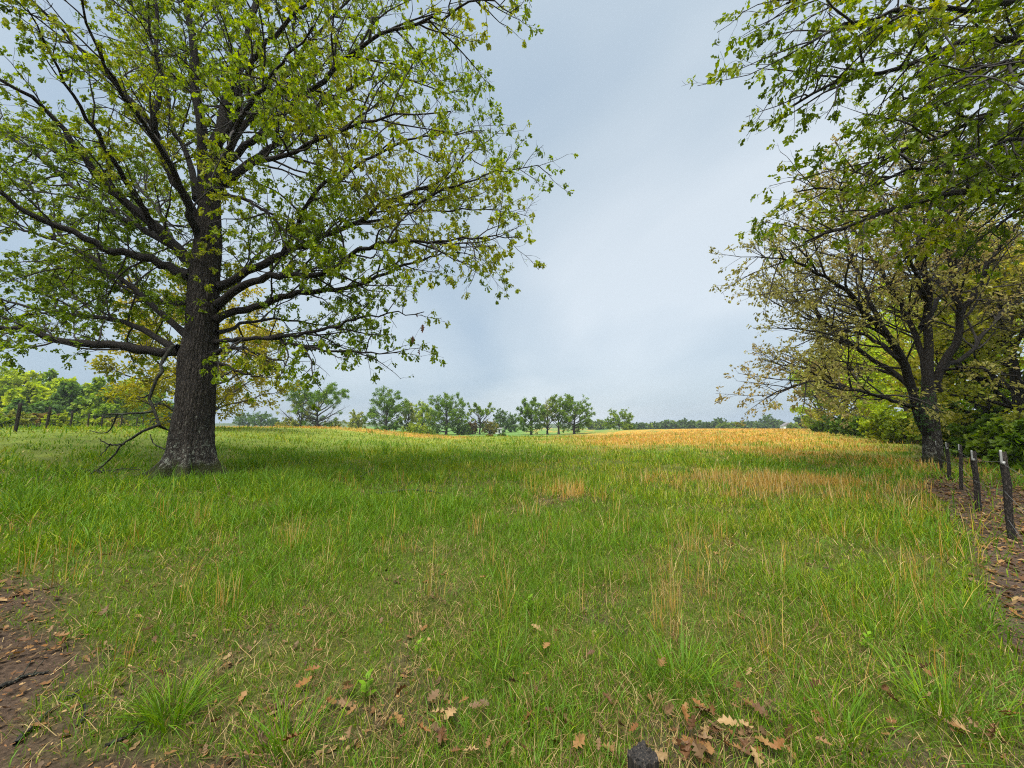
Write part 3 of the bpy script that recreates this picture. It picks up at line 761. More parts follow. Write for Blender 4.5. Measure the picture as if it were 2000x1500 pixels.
# ---------------------------------------------------------------- the budding oak beside the fence
def build_mid_oak():
    D = 16.9
    base = place(1820, 905, D); base[2] = tz(base[0], base[1])
    root = thing("oak_tree", "budding oak with olive-tan leaf tufts at the end of the right-hand fence", "tree", base)
    T = D; k = D / F_PX * 0.68
    pts = [(1822, 915, T), (1821, 880, T), (1820, 850, T), (1815, 815, T), (1812, 790, T), (1813, 760, T)]
    C = trace(pts); zs = C[:, 2].copy(); zs[0] = base[2] - 0.1
    lathe_trunk("trunk", C[:, :2], np.array([21, 19, 19, 20, 19, 14]) * k, zs, root, M_BARK, base, flare=0.3, seed=14, sides=60)
    L = [
        ([(1815, 845, T), (1790, 805, T - .1), (1783, 775, T - .2), (1775, 740, T - .3), (1750, 680, T - .6), (1715, 635, T - .9), (1690, 610, T - 1.2), (1660, 570, T - 1.6), (1620, 545, T - 2), (1550, 510, T - 2.6), (1475, 500, T - 3.2)], 13, 1.6),
        ([(1788, 765, T - .1), (1750, 730, T + .4), (1700, 700, T + .8), (1650, 665, T + 1.2), (1610, 630, T + 1.5), (1560, 570, T + 2), (1510, 520, T + 2.6), (1470, 480, T + 3)], 8, 1.4),
        ([(1788, 795, T), (1750, 785, T - .6), (1700, 770, T - 1.2), (1640, 758, T - 1.8), (1570, 745, T - 2.4), (1500, 775, T - 3.1)], 6, 1.3),
        ([(1780, 752, T), (1720, 725, T + 1), (1620, 720, T + 2), (1540, 715, T + 3), (1480, 700, T + 3.8)], 6, 1.3),
        ([(1760, 705, T - .4), (1700, 660, T + .4), (1640, 640, T + 1.1), (1590, 625, T + 1.7), (1530, 600, T + 2.3), (1480, 570, T + 2.8)], 6, 1.3),
        ([(1730, 650, T - .7), (1700, 590, T - .6), (1675, 530, T - .5), (1655, 470, T - .4), (1640, 400, T - .3), (1620, 330, T - .2)], 7, 1.4),
        ([(1812, 770, T), (1800, 690, T + .2), (1775, 620, T + .5), (1740, 560, T + .9), (1700, 500, T + 1.3), (1660, 440, T + 1.7), (1600, 380, T + 2.2)], 9, 1.5),
        ([(1814, 765, T), (1813, 700, T), (1812, 620, T), (1810, 560, T), (1800, 500, T), (1785, 420, T), (1780, 340, T + .1), (1770, 250, T + .2)], 13, 1.8),
        ([(1830, 765, T), (1835, 720, T - .2), (1868, 670, T - .5), (1878, 625, T - .7), (1868, 590, T - .8), (1862, 540, T - .8), (1850, 470, T - .8), (1845, 380, T - .8), (1830, 300, T - .7)], 11, 1.8),
        ([(1876, 610, T - .7), (1905, 565, T - 1), (1940, 500, T - 1.4), (1985, 440, T - 1.8), (2030, 380, T - 2.2)], 8, 1.5),
        ([(1840, 720, T - .2), (1890, 690, T + .4), (1940, 630, T + .9), (2000, 560, T + 1.4), (2060, 500, T + 2)], 7, 1.5),
        ([(1836, 725, T), (1880, 718, T - 1), (1930, 722, T - 2), (1990, 735, T - 3)], 5, 1.3),
        ([(1800, 640, T), (1850, 560, T + 1.5), (1880, 460, T + 3), (1900, 350, T + 4.2)], 7, 1.5),
        ([(1812, 600, T), (1780, 520, T - 1.6), (1740, 430, T - 3), (1700, 350, T - 4)], 7, 1.5),
    ]
    paths = []; rng = np.random.default_rng(41)
    for i, (pp, a, b) in enumerate(L):
        p = resample(trace(pp), 20); p[1:] += rng.normal(size=(20, 3)) * 0.035
        r0, r1 = a * k, max(b * k * 0.7, 0.02)
        limb_mesh("limb", p, r0, r1, root, M_LIMB, base, sides=9, seed=i)
        paths.append((p, r0, r1))
    P1, R1 = stack_limbs(paths, 16)
    P2, R2 = spawn(P1, R1, 0.26, 0.22, rng, ang=(22, 58), lk=0.42, lmin=0.8, lmax=3.6, S=6, wander=0.12, up=0.12, rmin=0.010)
    P3, R3 = spawn(P2, R2, 0.22, 0.2, rng, ang=(25, 55), lk=0.5, lmin=0.4, lmax=1.3, S=3, wander=0.16, up=0.06, droop=0.0, rmin=0.006)
    v2, q2 = tubes(P2, R2, 4); v3, q3 = tubes(P3, R3, 3)
    mesh_obj("branchwork", np.vstack([v2, v3]), [q2, q3 + len(v2)], M_TWIG, root, local=base)["kind"] = "stuff"
    V, Fc, pos, kk = leaves(P3, 9, 0.15, rng, SMALL_LEAF, tmin=0.3, hang=0.5, along=0.5, tip=0.45, spread=0.05)
    cl = leaf_colors(pos, kk, [(0.25, 0.225, 0.05), (0.33, 0.305, 0.08), (0.38, 0.36, 0.11), (0.38, 0.29, 0.11)], rng, 0.2)
    mesh_obj("crown", V, [Fc], M_LEAF, root, color=cl, local=base, smooth=False)
    # a tuft of ivy where the stems part
    pi = trace([(1812, 800, T - .42), (1808, 780, T - .45), (1806, 820, T - .45)])
    tw = pi[rng.integers(0, 3, 60)] + rng.normal(size=(60, 3)) * np.array([.22, .1, .35])
    PP = np.stack([tw, tw + rng.normal(size=(60, 3)) * .12, tw + rng.normal(size=(60, 3)) * .2])
    V, Fc, pos, kk = leaves(PP, 5, 0.12, rng, OAK_LEAF, tmin=0)
    mesh_obj("ivy", V, [Fc], M_LEAF, root, color=leaf_colors(pos, kk, [(0.05, 0.11, 0.025), (0.08, 0.15, 0.03)], rng), local=base, smooth=False)
    print("mid oak: leaves", len(pos), P3.shape[1])


build_mid_oak()


# ---------------------------------------------------------------- grown trees for the rest of the landscape
def grow_tree(name, label, x, y, H, W, pal, seed, cat="tree", group=None, dens=1.0, leaf=0.35, clear=0.22, bare=0.0, trunk_r=None, n_leaf=3000, top_only=0.0, bark=None, spread_up=0.5, tmpl=CARD, sink=0.1, shape="oval", tw_every=0, wob=0.3, lite=0):
    """a broadleaf tree H high and W wide: trunk, limbs that fan out to the crown's edge, branches, and leaves at their ends"""
    rng = np.random.default_rng(seed)
    tw_every = tw_every or (2 if bare > .3 else 60 if lite else 9)
    z0 = tz(x, y) - sink
    base = np.array([x, y, z0])
    root = thing(name, label, cat, base, group)
    tr = trunk_r or H * 0.028
    bk = 1.7 if (bare > .3 or top_only > 0) else 1.0
    bark = bark or M_FARBARK
    hc = H * clear
    nb = 21 if not (bare > .3) else 16
    # trunk line
    ty = np.linspace(0, 1, 9)
    lean = rng.normal(0, 0.02 * H, 2)
    tp = np.stack([lean[0] * ty ** 1.5, lean[1] * ty ** 1.5, ty * H * 0.72], 1) + rng.normal(0, 0.006 * H, (9, 3)) * np.array([1, 1, 0])
    trr = tr * (1 - 0.78 * ty); trr[0] *= 1.35
    tv, tq = tubes(tp[:, None], trr[:, None], 8)
    mesh_obj("trunk", tv, [tq], bark, root)
    # limbs end on an uneven ellipsoid
    a = rng.uniform(0, 2 * PI) + np.arange(nb) * 2.399
    hz = (np.arange(nb) + 0.5) / nb
    hz = np.clip(hz + rng.normal(0, .04, nb), 0.02, 1)
    zc = hc + (H - hc) * hz
    if shape == "oval":
        prof = np.sqrt(np.clip(1 - ((hz - 0.42) / 0.60) ** 2, 0.02, 1))
    elif shape == "umbrella":
        prof = np.sqrt(np.clip(1 - ((hz - 0.62) / 0.66) ** 2, 0.02, 1))
    else:
        prof = np.clip(1.05 - hz, 0.1, 1) ** 0.8
    rr = W * 0.52 * prof * rng.uniform(1 - wob, 1.0, nb)
    end = np.stack([np.cos(a) * rr, np.sin(a) * rr, zc], 1)
    s0 = np.clip(zc * spread_up * rng.uniform(.75, 1.1, nb), hc * 0.7, H * 0.7)
    st = np.stack([np.interp(s0, tp[:, 2], tp[:, 0]), np.interp(s0, tp[:, 2], tp[:, 1]), s0], 1)
    S = 7; w = np.linspace(0, 1, S + 1)[:, None, None]
    mid = (st + end) / 2 + np.stack([np.cos(a) * rr * .12, np.sin(a) * rr * .12, (zc - s0) * 0.05 - 0.03 * H], 1)
    P1 = (1 - w) ** 2 * st + 2 * w * (1 - w) * mid + w ** 2 * end
    P1[1:-1] += rng.normal(0, 0.010 * H, (S - 1, nb, 3))
    R1 = np.maximum(tr * 0.40 * min(bk, 1.25) * (1 - 0.85 * w[..., 0]) * (1 + 0 * rr), tr * 0.06)
    sp = 0.052 * H
    P2, R2 = spawn(P1, R1, sp, 0.22, rng, ang=(22, 60), lk=0.42, lmin=0.05 * H, lmax=0.26 * H, S=4, wander=0.14, up=0.1, rmin=max(tr * 0.05 * bk, 0.006))
    P3, R3 = spawn(P2, R2, sp * 0.8, 0.2, rng, ang=(25, 60), lk=0.55, lmin=0.03 * H, lmax=0.13 * H, S=3, wander=0.18, up=0.04, rmin=max(tr * 0.035 * bk, 0.005))
    b2 = 3 if lite > 1 else 1; s2 = slice(None, None, 2) if lite else slice(None)
    v1, q1 = tubes(P1, R1, 4 if lite else 5); v2, q2 = tubes(P2[s2, ::b2], R2[s2, ::b2], 3); v3, q3 = tubes(P3[:, ::tw_every], R3[:, ::tw_every], 3)
    mesh_obj("limbwork", np.vstack([v1, v2, v3]), [q1, q2 + len(v1), q3 + len(v1) + len(v2)], bark, root)["kind"] = "stuff"
    pr = np.ones(P3.shape[1])
    ez = (P3[-1, :, 2] - hc) / (H - hc)
    if top_only > 0:
        pr = np.clip(sstep(top_only - .25, top_only + .2, ez) + 0.15, 0, 1)
    pr *= (1 - bare)
    # whole boughs are fuller or thinner
    c = fbm(P3[-1, :, 0] + P3[-1, :, 2] * .6 + seed, P3[-1, :, 1] - P3[-1, :, 2] * .5, 2.6 / (0.3 * H), seed % 13, 2)
    pr *= sstep(0.30, 0.52, c) * 0.75 + 0.25
    kp = rng.random(P3.shape[1]) < pr
    P3k = P3[:, kp]
    per = 1.9 * n_leaf / max(P3k.shape[1], 1)
    leaf = leaf * 1.2
    V, Fc, pos, kk = leaves(P3k, per, leaf, rng, tmpl, tmin=0.2, hang=0.2, along=0.4, tip=0.4, spread=0.018 * H)
    cl = leaf_colors(pos * (7.0 / H), kk, pal, rng, 0.22)
    mesh_obj("crown", V, [Fc], M_LEAF, root, color=cl, smooth=False)
    return root


G_DENSE = [(0.070, 0.129, 0.010), (0.101, 0.174, 0.012), (0.139, 0.212, 0.014)]
G_MID = [(0.093, 0.151, 0.012), (0.139, 0.212, 0.016), (0.186, 0.242, 0.019)]
G_YEL = [(0.155, 0.212, 0.012), (0.233, 0.302, 0.015), (0.327, 0.363, 0.018)]
G_PALE = [(0.171, 0.197, 0.034), (0.233, 0.258, 0.042), (0.265, 0.272, 0.048)]
G_OLIVE = [(0.139, 0.151, 0.018), (0.217, 0.212, 0.024), (0.265, 0.227, 0.034)]
G_BLUE = [(0.055, 0.105, 0.020), (0.078, 0.135, 0.024), (0.100, 0.165, 0.026)]
G_GOLD = [(0.248, 0.242, 0.018), (0.342, 0.318, 0.024), (0.389, 0.318, 0.030)]
G_BROWN = [(0.139, 0.091, 0.024), (0.186, 0.121, 0.034), (0.217, 0.167, 0.036)]


def at_u(u, D):
    return (u - 1000) / F_PX * D, D


def trees_in_field():
    S = 1 / F_PX
    T = [  # u of the trunk, depth, height px, width px, palette, options, name, label
        (590, 112, 84, 78, G_PALE, dict(bare=.72, n_leaf=1600, leaf=.3, clear=.2, spread_up=.42), "oak_tree", "nearly bare oak standing left of the big rounded oak on the crest"),
        (620, 110, 106, 134, G_DENSE, dict(top_only=.6, n_leaf=5600, leaf=.34, clear=.24, shape="umbrella", spread_up=.55), "oak_tree", "tall domed oak on the crest, leafy on top with bare boughs showing below"),
        (564, 128, 34, 48, G_OLIVE, dict(n_leaf=1300, clear=.08), "oak_tree", "small olive bushy tree left of the bare oak on the crest"),
        (656, 120, 36, 40, G_PALE, dict(bare=.6, n_leaf=800, clear=.15), "hawthorn_tree", "small wispy grey-green tree right of the domed oak's trunk"),
        (698, 150, 42, 40, G_PALE, dict(n_leaf=2000, clear=.1), "oak_tree", "rounded pale olive tree alone between the domed oak and the dense green oak"),
        (755, 128, 92, 84, G_DENSE, dict(n_leaf=6000, clear=.1, wob=.22), "oak_tree", "big dense green oak, leftmost of the field clump"),
        (797, 134, 66, 34, G_PALE, dict(n_leaf=1500, bare=.45, clear=.2), "oak_tree", "slim thin-leaved tree just right of the big dense oak"),
        (826, 150, 62, 52, G_YEL, dict(n_leaf=2600, clear=.08), "oak_tree", "yellow-green tree half hidden behind the middle oak of the clump"),
        (873, 130, 84, 90, G_DENSE, dict(n_leaf=6200, clear=.1, wob=.2), "oak_tree", "broad full oak with a narrow top in the middle of the field clump"),
        (938, 134, 64, 60, G_MID, dict(n_leaf=1500, bare=.45, clear=.3, shape="umbrella", top_only=.5), "oak_tree", "thin open oak above brown scrub, right of the broad full oak"),
        (978, 175, 44, 34, G_BLUE, dict(n_leaf=1700, clear=.06), "oak_tree", "dark blue-green rounded tree beyond the white shed"),
        (999, 185, 36, 26, G_BLUE, dict(n_leaf=1200, clear=.06), "oak_tree", "small dark tree tucked left of the second oak group"),
        (1037, 128, 74, 62, G_DENSE, dict(n_leaf=4800, clear=.12, wob=.22), "oak_tree", "leafy oak with hanging skirts, leftmost of the second oak group"),
        (1069, 132, 70, 34, G_PALE, dict(n_leaf=900, bare=.55, clear=.2), "oak_tree", "almost leafless slim oak, second in the second oak group"),
        (1090, 130, 76, 38, G_MID, dict(n_leaf=1500, bare=.4, clear=.25, top_only=.4), "oak_tree", "tall thin oak with a sparse crown, third in the second oak group"),
        (1121, 127, 80, 74, G_DENSE, dict(n_leaf=4600, clear=.12, wob=.26), "oak_tree", "lobed green oak with a ragged right side, end of the second oak group"),
        (1208, 165, 44, 66, G_MID, dict(n_leaf=2200, bare=.2, clear=.15, wob=.5), "oak_tree", "lone loose-crowned oak at the left end of the orange field"),
        (1226, 172, 16, 30, G_BLUE, dict(n_leaf=700, clear=.02), "shrub", "dark green thicket at the foot of the lone loose-crowned oak"),
        (512, 210, 30, 44, G_BLUE, dict(n_leaf=1200, clear=.1), "oak_tree", "hazy blue-green tree beyond the crest, right of the golden oak"),
        (478, 240, 28, 36, G_BLUE, dict(n_leaf=1000, clear=.1), "oak_tree", "distant hazy tree against the golden oak's right edge"),
        (538, 260, 18, 22, G_BLUE, dict(n_leaf=600, clear=.1), "oak_tree", "tiny far tree left of the olive bushy tree"),
        (634, 116, 12, 30, G_YEL, dict(n_leaf=600, clear=.02), "shrub", "low bright green bush at the foot of the domed oak"),
    ]
    for i, (u, D, h, w, pal, o, nm, lb) in enumerate(T):
        pal = np.array(pal) * 1.25
        x, y = at_u(u, D)
        o = dict(o); o.setdefault("lite", 0 if o.get('bare', 0) > .3 else 1); o["leaf"] = .27 * D / 130; o["n_leaf"] = int(o["n_leaf"] * 1.5)
        grow_tree(nm, lb, x, y, h * D * S, w * D * S, pal, 200 + i, cat="shrub" if nm == "shrub" else "tree", **o)
    # brown scrub and brush heaps under the thin open oak
    for j, (u, D, h, w, pal, lb) in enumerate([
        (922, 138, 26, 26, G_BROWN, "grey-brown leafless thicket left of the thin open oak"),
        (956, 140, 28, 34, G_OLIVE, "brownish olive thicket right of the thin open oak's trunk"),
        (980, 104, 7, 14, G_BLUE, "dark round bush alone on the low green field"),
        (957, 98, 6, 14, G_BROWN, "low reddish-brown bush on the low green field"),
        (812, 122, 26, 60, G_YEL, "pale green thicket filling the gap between the two densest oaks"),
        (905, 128, 22, 34, G_BLUE, "dark green low bush under the broad full oak's right side"),
        (832, 118, 12, 44, G_MID, "low hedge-like bush at the foot of the yellow-green tree"),
    ]):
        x, y = at_u(u, D)
        grow_tree("shrub", lb, x, y, h * D * S, w * D * S, pal, 300 + j, cat="shrub", n_leaf=900, leaf=.38, clear=.03, sink=.2, lite=2)
    # the far tree line behind the orange field
    rng = np.random.default_rng(8)
    far = [(1170, 14, 20), (1180, 11, 16), (1252, 8, 16), (1262, 7, 22), (1278, 9, 18), (1300, 13, 22), (1314, 12, 20), (1333, 15, 22), (1349, 12, 18), (1362, 11, 20), (1378, 10, 18), (1404, 18, 28), (1425, 10, 22), (1446, 10, 22), (1462, 11, 22), (1478, 10, 18), (1500, 25, 36), (1522, 12, 20), (1545, 9, 16), (1566, 22, 24), (1578, 26, 26), (1155, 10, 18), (1290, 9, 22), (1392, 9, 20), (1436, 9, 20), (1322, 9, 24), (1368, 9, 24), (1412, 9, 24), (1488, 9, 24), (1240, 7, 20)]
    for j, (u, h, w) in enumerate(far):
        D = 330 + rng.uniform(-20, 40) if u < 1540 else 240
        x, y = at_u(u, D)
        lb = {1500: "round dark green tree, largest on the far tree line behind the orange grass", 1404: "second largest round tree on the far tree line, middle of the orange field"}.get(u, "small far tree in the dark tree line behind the orange field")
        grow_tree("far_tree", lb, x, y, (h + 5) * D * S, w * D * S * 1.1, G_BLUE if j % 3 else G_MID, 400 + j, group="trees of the far tree line", n_leaf=420, leaf=1.5, clear=.03, sink=.3, lite=2)


trees_in_field()


def golden_oak():
    x, y = at_u(390, 34)
    grow_tree("oak_tree", "golden-green oak directly behind the big oak's trunk", x, y, 13.6, 13.4, G_GOLD, 501, n_leaf=10000, leaf=.25, clear=.10, trunk_r=.3, wob=.2, tmpl=SMALL_LEAF)


golden_oak()


def left_wood():
    S = 1 / F_PX
    W = [  # u, depth, height px, width px, palette, label
        (-60, 78, 128, 120, G_MID, "tall green tree at the wood's cut-off end beyond the fence"),
        (15, 84, 118, 105, G_YEL, "tall yellow-green tree, highest in the woodland beyond the left fence"),
        (62, 76, 88, 80, G_YEL, "bright lime-topped tree standing forward of the tallest woodland tree"),
        (66, 70, 56, 74, G_BLUE, "dark blue-green low tree behind the first gap of the fence posts"),
        (100, 92, 106, 80, G_MID, "mid-green woodland tree with a wispy top right of the lime-topped tree"),
        (128, 88, 104, 74, G_YEL, "sunny yellow-green crown in the middle of the woodland"),
        (140, 78, 92, 76, G_BLUE, "shadowy grey-green woodland tree above the third fence post"),
        (178, 86, 96, 70, G_DENSE, "deep green woodland tree left of the broad woodland tree"),
        (212, 80, 106, 110, G_MID, "broad full woodland tree, widest beyond the left fence"),
        (255, 92, 104, 76, G_YEL, "yellowish woodland tree, rightmost tall one before the golden oak"),
        (285, 100, 88, 66, G_DENSE, "dark woodland tree fading behind the golden oak"),
        (318, 120, 52, 52, G_BLUE, "small blue-green tree at the far end of the woodland, beside the big trunk"),
        (345, 140, 40, 40, G_MID, "little green tree glimpsed right behind the big trunk's left side"),
    ]
    for i, (u, D, h, w, pal, lb) in enumerate(W):
        pal = np.array(pal) * 1.5
        x, y = at_u(u, D)
        grow_tree("woodland_tree", lb, x, y, h * D * S, w * D * S, pal, 600 + i, group="woodland trees beyond the left fence", lite=1, n_leaf=3600, leaf=.52, clear=.04, wob=.3)
    B = [
        (92, 56, 32, 46, G_BROWN, "reddish-brown leafless shrub between the first and second fence posts"),
        (120, 54, 30, 44, G_YEL, "light green shrub right of the second fence post"),
        (30, 40, 34, 60, G_PALE, "pale grey-green shrub by the first fence post"),
        (160, 62, 26, 50, G_DENSE, "dark green shrub between the third and fourth fence posts"),
        (225, 66, 24, 60, G_OLIVE, "olive scrub behind the middle fence posts"),
        (270, 68, 22, 44, G_MID, "green scrub behind the last fence posts"),
        (190, 60, 20, 40, G_YEL, "low lime-green shrub behind the fourth fence post"),
        (-20, 36, 30, 70, G_MID, "tangled green shrub left of the first fence post"),
    ]
    for i, (u, D, h, w, pal, lb) in enumerate(B):
        x, y = at_u(u, D)
        grow_tree("shrub", lb, x, y, h * D * S, w * D * S, pal, 650 + i, cat="shrub", group="shrubs behind the left fence", n_leaf=1200, leaf=.26, clear=.03, sink=.2, lite=2)


left_wood()


def right_wood():
    S = 1 / F_PX
    W = [
        (1600, 92, 130, 90, G_YEL, .40, "lime-edged tree where the right wood meets the orange field"),
        (1650, 74, 190, 140, G_OLIVE, .36, "tall olive woodland tree behind the budding oak's left boughs"),
        (1712, 58, 265, 190, G_OLIVE, .32, "large olive-gold woodland tree, left of the budding oak's trunk"),
        (1770, 44, 235, 190, G_YEL, .26, "bright yellow-green tree glowing behind the budding oak's fork"),
        (1850, 34, 330, 240, G_YEL, .22, "full yellow-green woodland tree right behind the budding oak"),
        (1918, 24, 400, 300, G_OLIVE, .18, "dark-stemmed olive tree behind the fence's second post"),
        (1990, 20, 470, 330, G_OLIVE, .17, "dark-stemmed tree at the edge behind the nearest fence post"),
        (2080, 22, 520, 380, G_MID, .18, "tall green woodland tree beyond the nearest fence post"),
    ]
    for i, (u, D, h, w, pal, lf, lb) in enumerate(W):
        pal = np.array(pal) * 1.7; h = h * 1.1
        x, y = at_u(u, D)
        grow_tree("woodland_tree", lb, x, y, h * D * S, w * D * S, pal, 700 + i, group="woodland trees along the right fence", n_leaf=5800 if D < 50 else 5000, leaf=lf, clear=.07 if D > 30 else .12, trunk_r=(.30 if D < 30 else None), wob=.3, bark=M_LIMB if D < 40 else M_FARBARK)
    B = [
        (1700, 52, 40, 120, G_DENSE, "dark low thicket under the olive-gold woodland tree"),
        (1760, 36, 62, 120, G_YEL, "lime-green shrub left of the budding oak's trunk base"),
        (1880, 25, 90, 130, G_MID, "green shrub right behind the budding oak's trunk"),
        (1935, 19.5, 84, 120, G_DENSE, "dark green shrub behind the fence's third post"),
        (1985, 15.5, 96, 120, G_MID, "broad green shrub behind the two nearest fence posts"),
        (2060, 13.5, 120, 160, G_DENSE, "dark shrub beyond the nearest fence post"),
        (1640, 66, 30, 110, G_DENSE, "dark thicket at the wood's edge by the orange field"),
        (1900, 30, 110, 160, G_DENSE, "tall shadowy shrub deep in the right wood"),
    ]
    for i, (u, D, h, w, pal, lb) in enumerate(B):
        x, y = at_u(u, D)
        grow_tree("shrub", lb, x, y, h * D * S, w * D * S, pal, 750 + i, cat="shrub", group="shrubs under the right wood", n_leaf=2200, leaf=.14 + D * .0035, clear=.03, sink=.15, lite=2)


right_wood()


# ---------------------------------------------------------------- fences
def box(cx, cy, z0, z1, wx, wy, rot=0.0, jag=0.0, rng=None, nx=1):
    """a squared post as a ring-stacked prism with worn corners"""
    a = np.array([[-1, -1], [-.75, -1.04], [.75, -1.04], [1, -1], [1.04, -.75], [1.04, .75], [1, 1], [.75, 1.04], [-.75, 1.04], [-1, 1], [-1.04, .75], [-1.04, -.75]]) * 0.5
    a = a * np.array([wx, wy]); c, s = math.cos(rot), math.sin(rot)
    a = a @ np.array([[c, s], [-s, c]])
    zs = np.linspace(z0, z1, 7); rows = []
    for i, z in enumerate(zs):
        sc_ = 1 + (rng.normal(0, .035) if rng is not None else 0)
        if i == 6: sc_ *= .9
        off = rng.normal(0, .006, 2) if rng is not None else np.zeros(2)
        zz2 = np.full(12, z) + (rng.uniform(-jag, jag, 12) if (rng is not None and i == 6) else 0)
        rows.append(np.column_stack([a * sc_ + off + np.array([cx, cy]), zz2]))
    V = np.vstack(rows); idx = np.arange(84).reshape(7, 12); nx_ = np.roll(idx, -1, 1)
    q = np.stack([idx[:-1], nx_[:-1], nx_[1:], idx[1:]], -1).reshape(-1, 4)
    return V, [q, idx[-1][None, :]]


def wire_path(a, b, sag, n=10):
    w = np.linspace(0, 1, n + 1)[:, None]
    p = a * (1 - w) + b * w
    p[:, 2] -= sag * 4 * (w * (1 - w))[:, 0]
    return p


def right_fence():
    rng = np.random.default_rng(5)
    P = [(1977, 1057, .140, .035, 1.23, "dark weathered nearest post with a white insulator at its top"), (1913, 995, .135, .02, 1.17, "dark post with white cap and side insulator"), (1878, 957, .125, .09, 1.12, "leaning dark post with a pale top"), (1856, 938, .12, .03, 1.10, None), (1840, 922, .12, -.07, 1.10, "grey post leaning against the budding oak")]
    p0 = ground_point(P[0][0], P[0][1])
    root = thing("wire_fence", "line of dark wooden posts with white insulators along the leaf strip on the right", "fence", (p0[0], p0[1], tz(p0[0], p0[1])))
    org = np.array(root.location)
    tops = []
    for i, (u, v, w, lean, h, lb) in enumerate(P):
        g = ground_point(u, v); g[2] = tz(g[0], g[1])
        w = w * .56
        V, F = box(0, 0, -0.15, h, w, w * .92, rot=0.6 + rng.uniform(-.3, .3), jag=.014, rng=rng)
        V[:, 0] += V[:, 2] * lean
        po = mesh_obj("fence_post", V, F, M_POST, root)
        po.location = g - org
        if lb: po["label"] = lb
        d = np.array([-g[0], -g[1], 0]); d = unit(d)                      # towards the field side
        side = np.array([-0.7, 0.7, 0])
        # white sleeve on the field-side corner and its arm
        cap, Fc = box(0, 0, h - .17 if i < 2 else h - .12, h + .022, .030, .022, rot=.6)
        cap[:, :2] += (unit(np.array([-.75, -.15])) * w * .56); cap[:, 0] += cap[:, 2] * lean
        mesh_obj("insulator", cap, Fc, M_WHITE, po)
        if i in (0, 1, 3):
            a0 = np.array([-w * .5 + (h - .16) * lean, -.03, h - .15]); a1 = a0 + np.array([-.075, -.05, -.012])
            tv, tq = tubes(np.stack([a0, (a0 + a1) / 2, a1])[:, None], np.array([.018, .014, .02])[:, None], 8)
            mesh_obj("insulator_arm", tv, [tq, np.arange(16, 24)[None, ::-1]], M_WHITE, po)
        tops.append((g - org) + np.array([h * lean, 0, h]))
    for dz in (-.14, -.55, -.95):
        # runs on past the frame to where the next post would stand
        pts = [tops[0] + np.array([-2.2, -2.0, 0])] + tops
        for a, b in zip(pts[:-1], pts[1:]):
            p = wire_path(a + np.array([-.09, -.03, dz]), b + np.array([-.09, -.03, dz]), .02)
            tv, tq = tubes(p[:, None], np.full((len(p), 1), .0028), 4)
            mesh_obj("wire", tv, [tq], M_WIRE, root)
    p = np.array([tops[0] + np.array([-2.2, -2.0, 0])])[0]
    V, F = box(0, 0, -1.35, 0.02, .14, .13, rot=.5, jag=.01, rng=rng)
    po = mesh_obj("fence_post", V, F, M_POST, root); po.location = p


right_fence()


def left_fence():
    rng = np.random.default_rng(6)
    P = [(37, 19.5, 1.45, .10, .05), (97, 25, 1.45, .10, .05), (143, 32, 1.45, .11, .0), (176, 35, 1.35, .09, .02), (203, 40, 1.35, .11, 0), (241, 44, 1.35, .11, 0), (271, 49, 1.35, .11, 0), (283, 53, 1.35, .11, 0), (297, 58, 1.3, .11, 0), (308, 63, 1.3, .11, 0), (-60, 14.6, 1.45, .1, -.03)]
    P = sorted(P, key=lambda t: t[1])
    x0, y0 = at_u(P[0][0], P[0][1])
    org = np.array([x0, y0, tz(x0, y0)])
    root = thing("wire_fence", "old wire fence on dark wooden posts before the woodland on the left", "fence", org)
    tops = []
    for i, (u, D, h, w, lean) in enumerate(P):
        x, y = at_u(u, D); g = np.array([x, y, tz(x, y)])
        V, F = box(0, 0, -.15, h, w, w, rot=.4, jag=.02, rng=rng); V[:, 0] += V[:, 2] * lean
        po = mesh_obj("fence_post", V, F, M_POST, root); po.location = g - org
        tops.append(g - org + np.array([h * lean, 0, h]))
    for dz in (-.1, -.4, -.75, -1.05):
        for a, b in zip(tops[:-1], tops[1:]):
            p = wire_path(a + np.array([0, -.08, dz]), b + np.array([0, -.08, dz]), .03, 6)
            tv, tq = tubes(p[:, None], np.full((len(p), 1), .004), 3)
            mesh_obj("wire", tv, [tq], M_WIRE, root)


left_fence()


# ---------------------------------------------------------------- far buildings
def prism(w, d, h, roof, rng=None):
    V = np.array([[-w, -d, 0], [w, -d, 0], [w, d, 0], [-w, d, 0], [-w, -d, h], [w, -d, h], [w, d, h], [-w, d, h]]) * np.array([.5, .5, 1])
    F4 = np.array([[0, 1, 5, 4], [1, 2, 6, 5], [2, 3, 7, 6], [3, 0, 4, 7]])
    e_ = .25
    R_ = np.array([[-w / 2 - e_, -d / 2 - e_, h], [w / 2 + e_, -d / 2 - e_, h], [w / 2 + e_, d / 2 + e_, h], [-w / 2 - e_, d / 2 + e_, h], [-w / 2 - e_, 0, h + roof], [w / 2 + e_, 0, h + roof]])
    Rf4 = np.array([[0, 1, 5, 4], [2, 3, 4, 5], [0, 3, 2, 1]]); Rf3 = np.array([[1, 2, 5], [3, 0, 4]])
    return (V, [F4]), (R_, [Rf4, Rf3])


M_SHED = mat_plain("white_siding", (0.62, 0.64, 0.64), .7, .1, 2)
M_ROOF = mat_plain("grey_roofing", (0.16, 0.15, 0.15), .8, .2, 2)
M_DARKW = mat_plain("dark_opening", (0.03, 0.035, 0.04), .3, .2, 2)


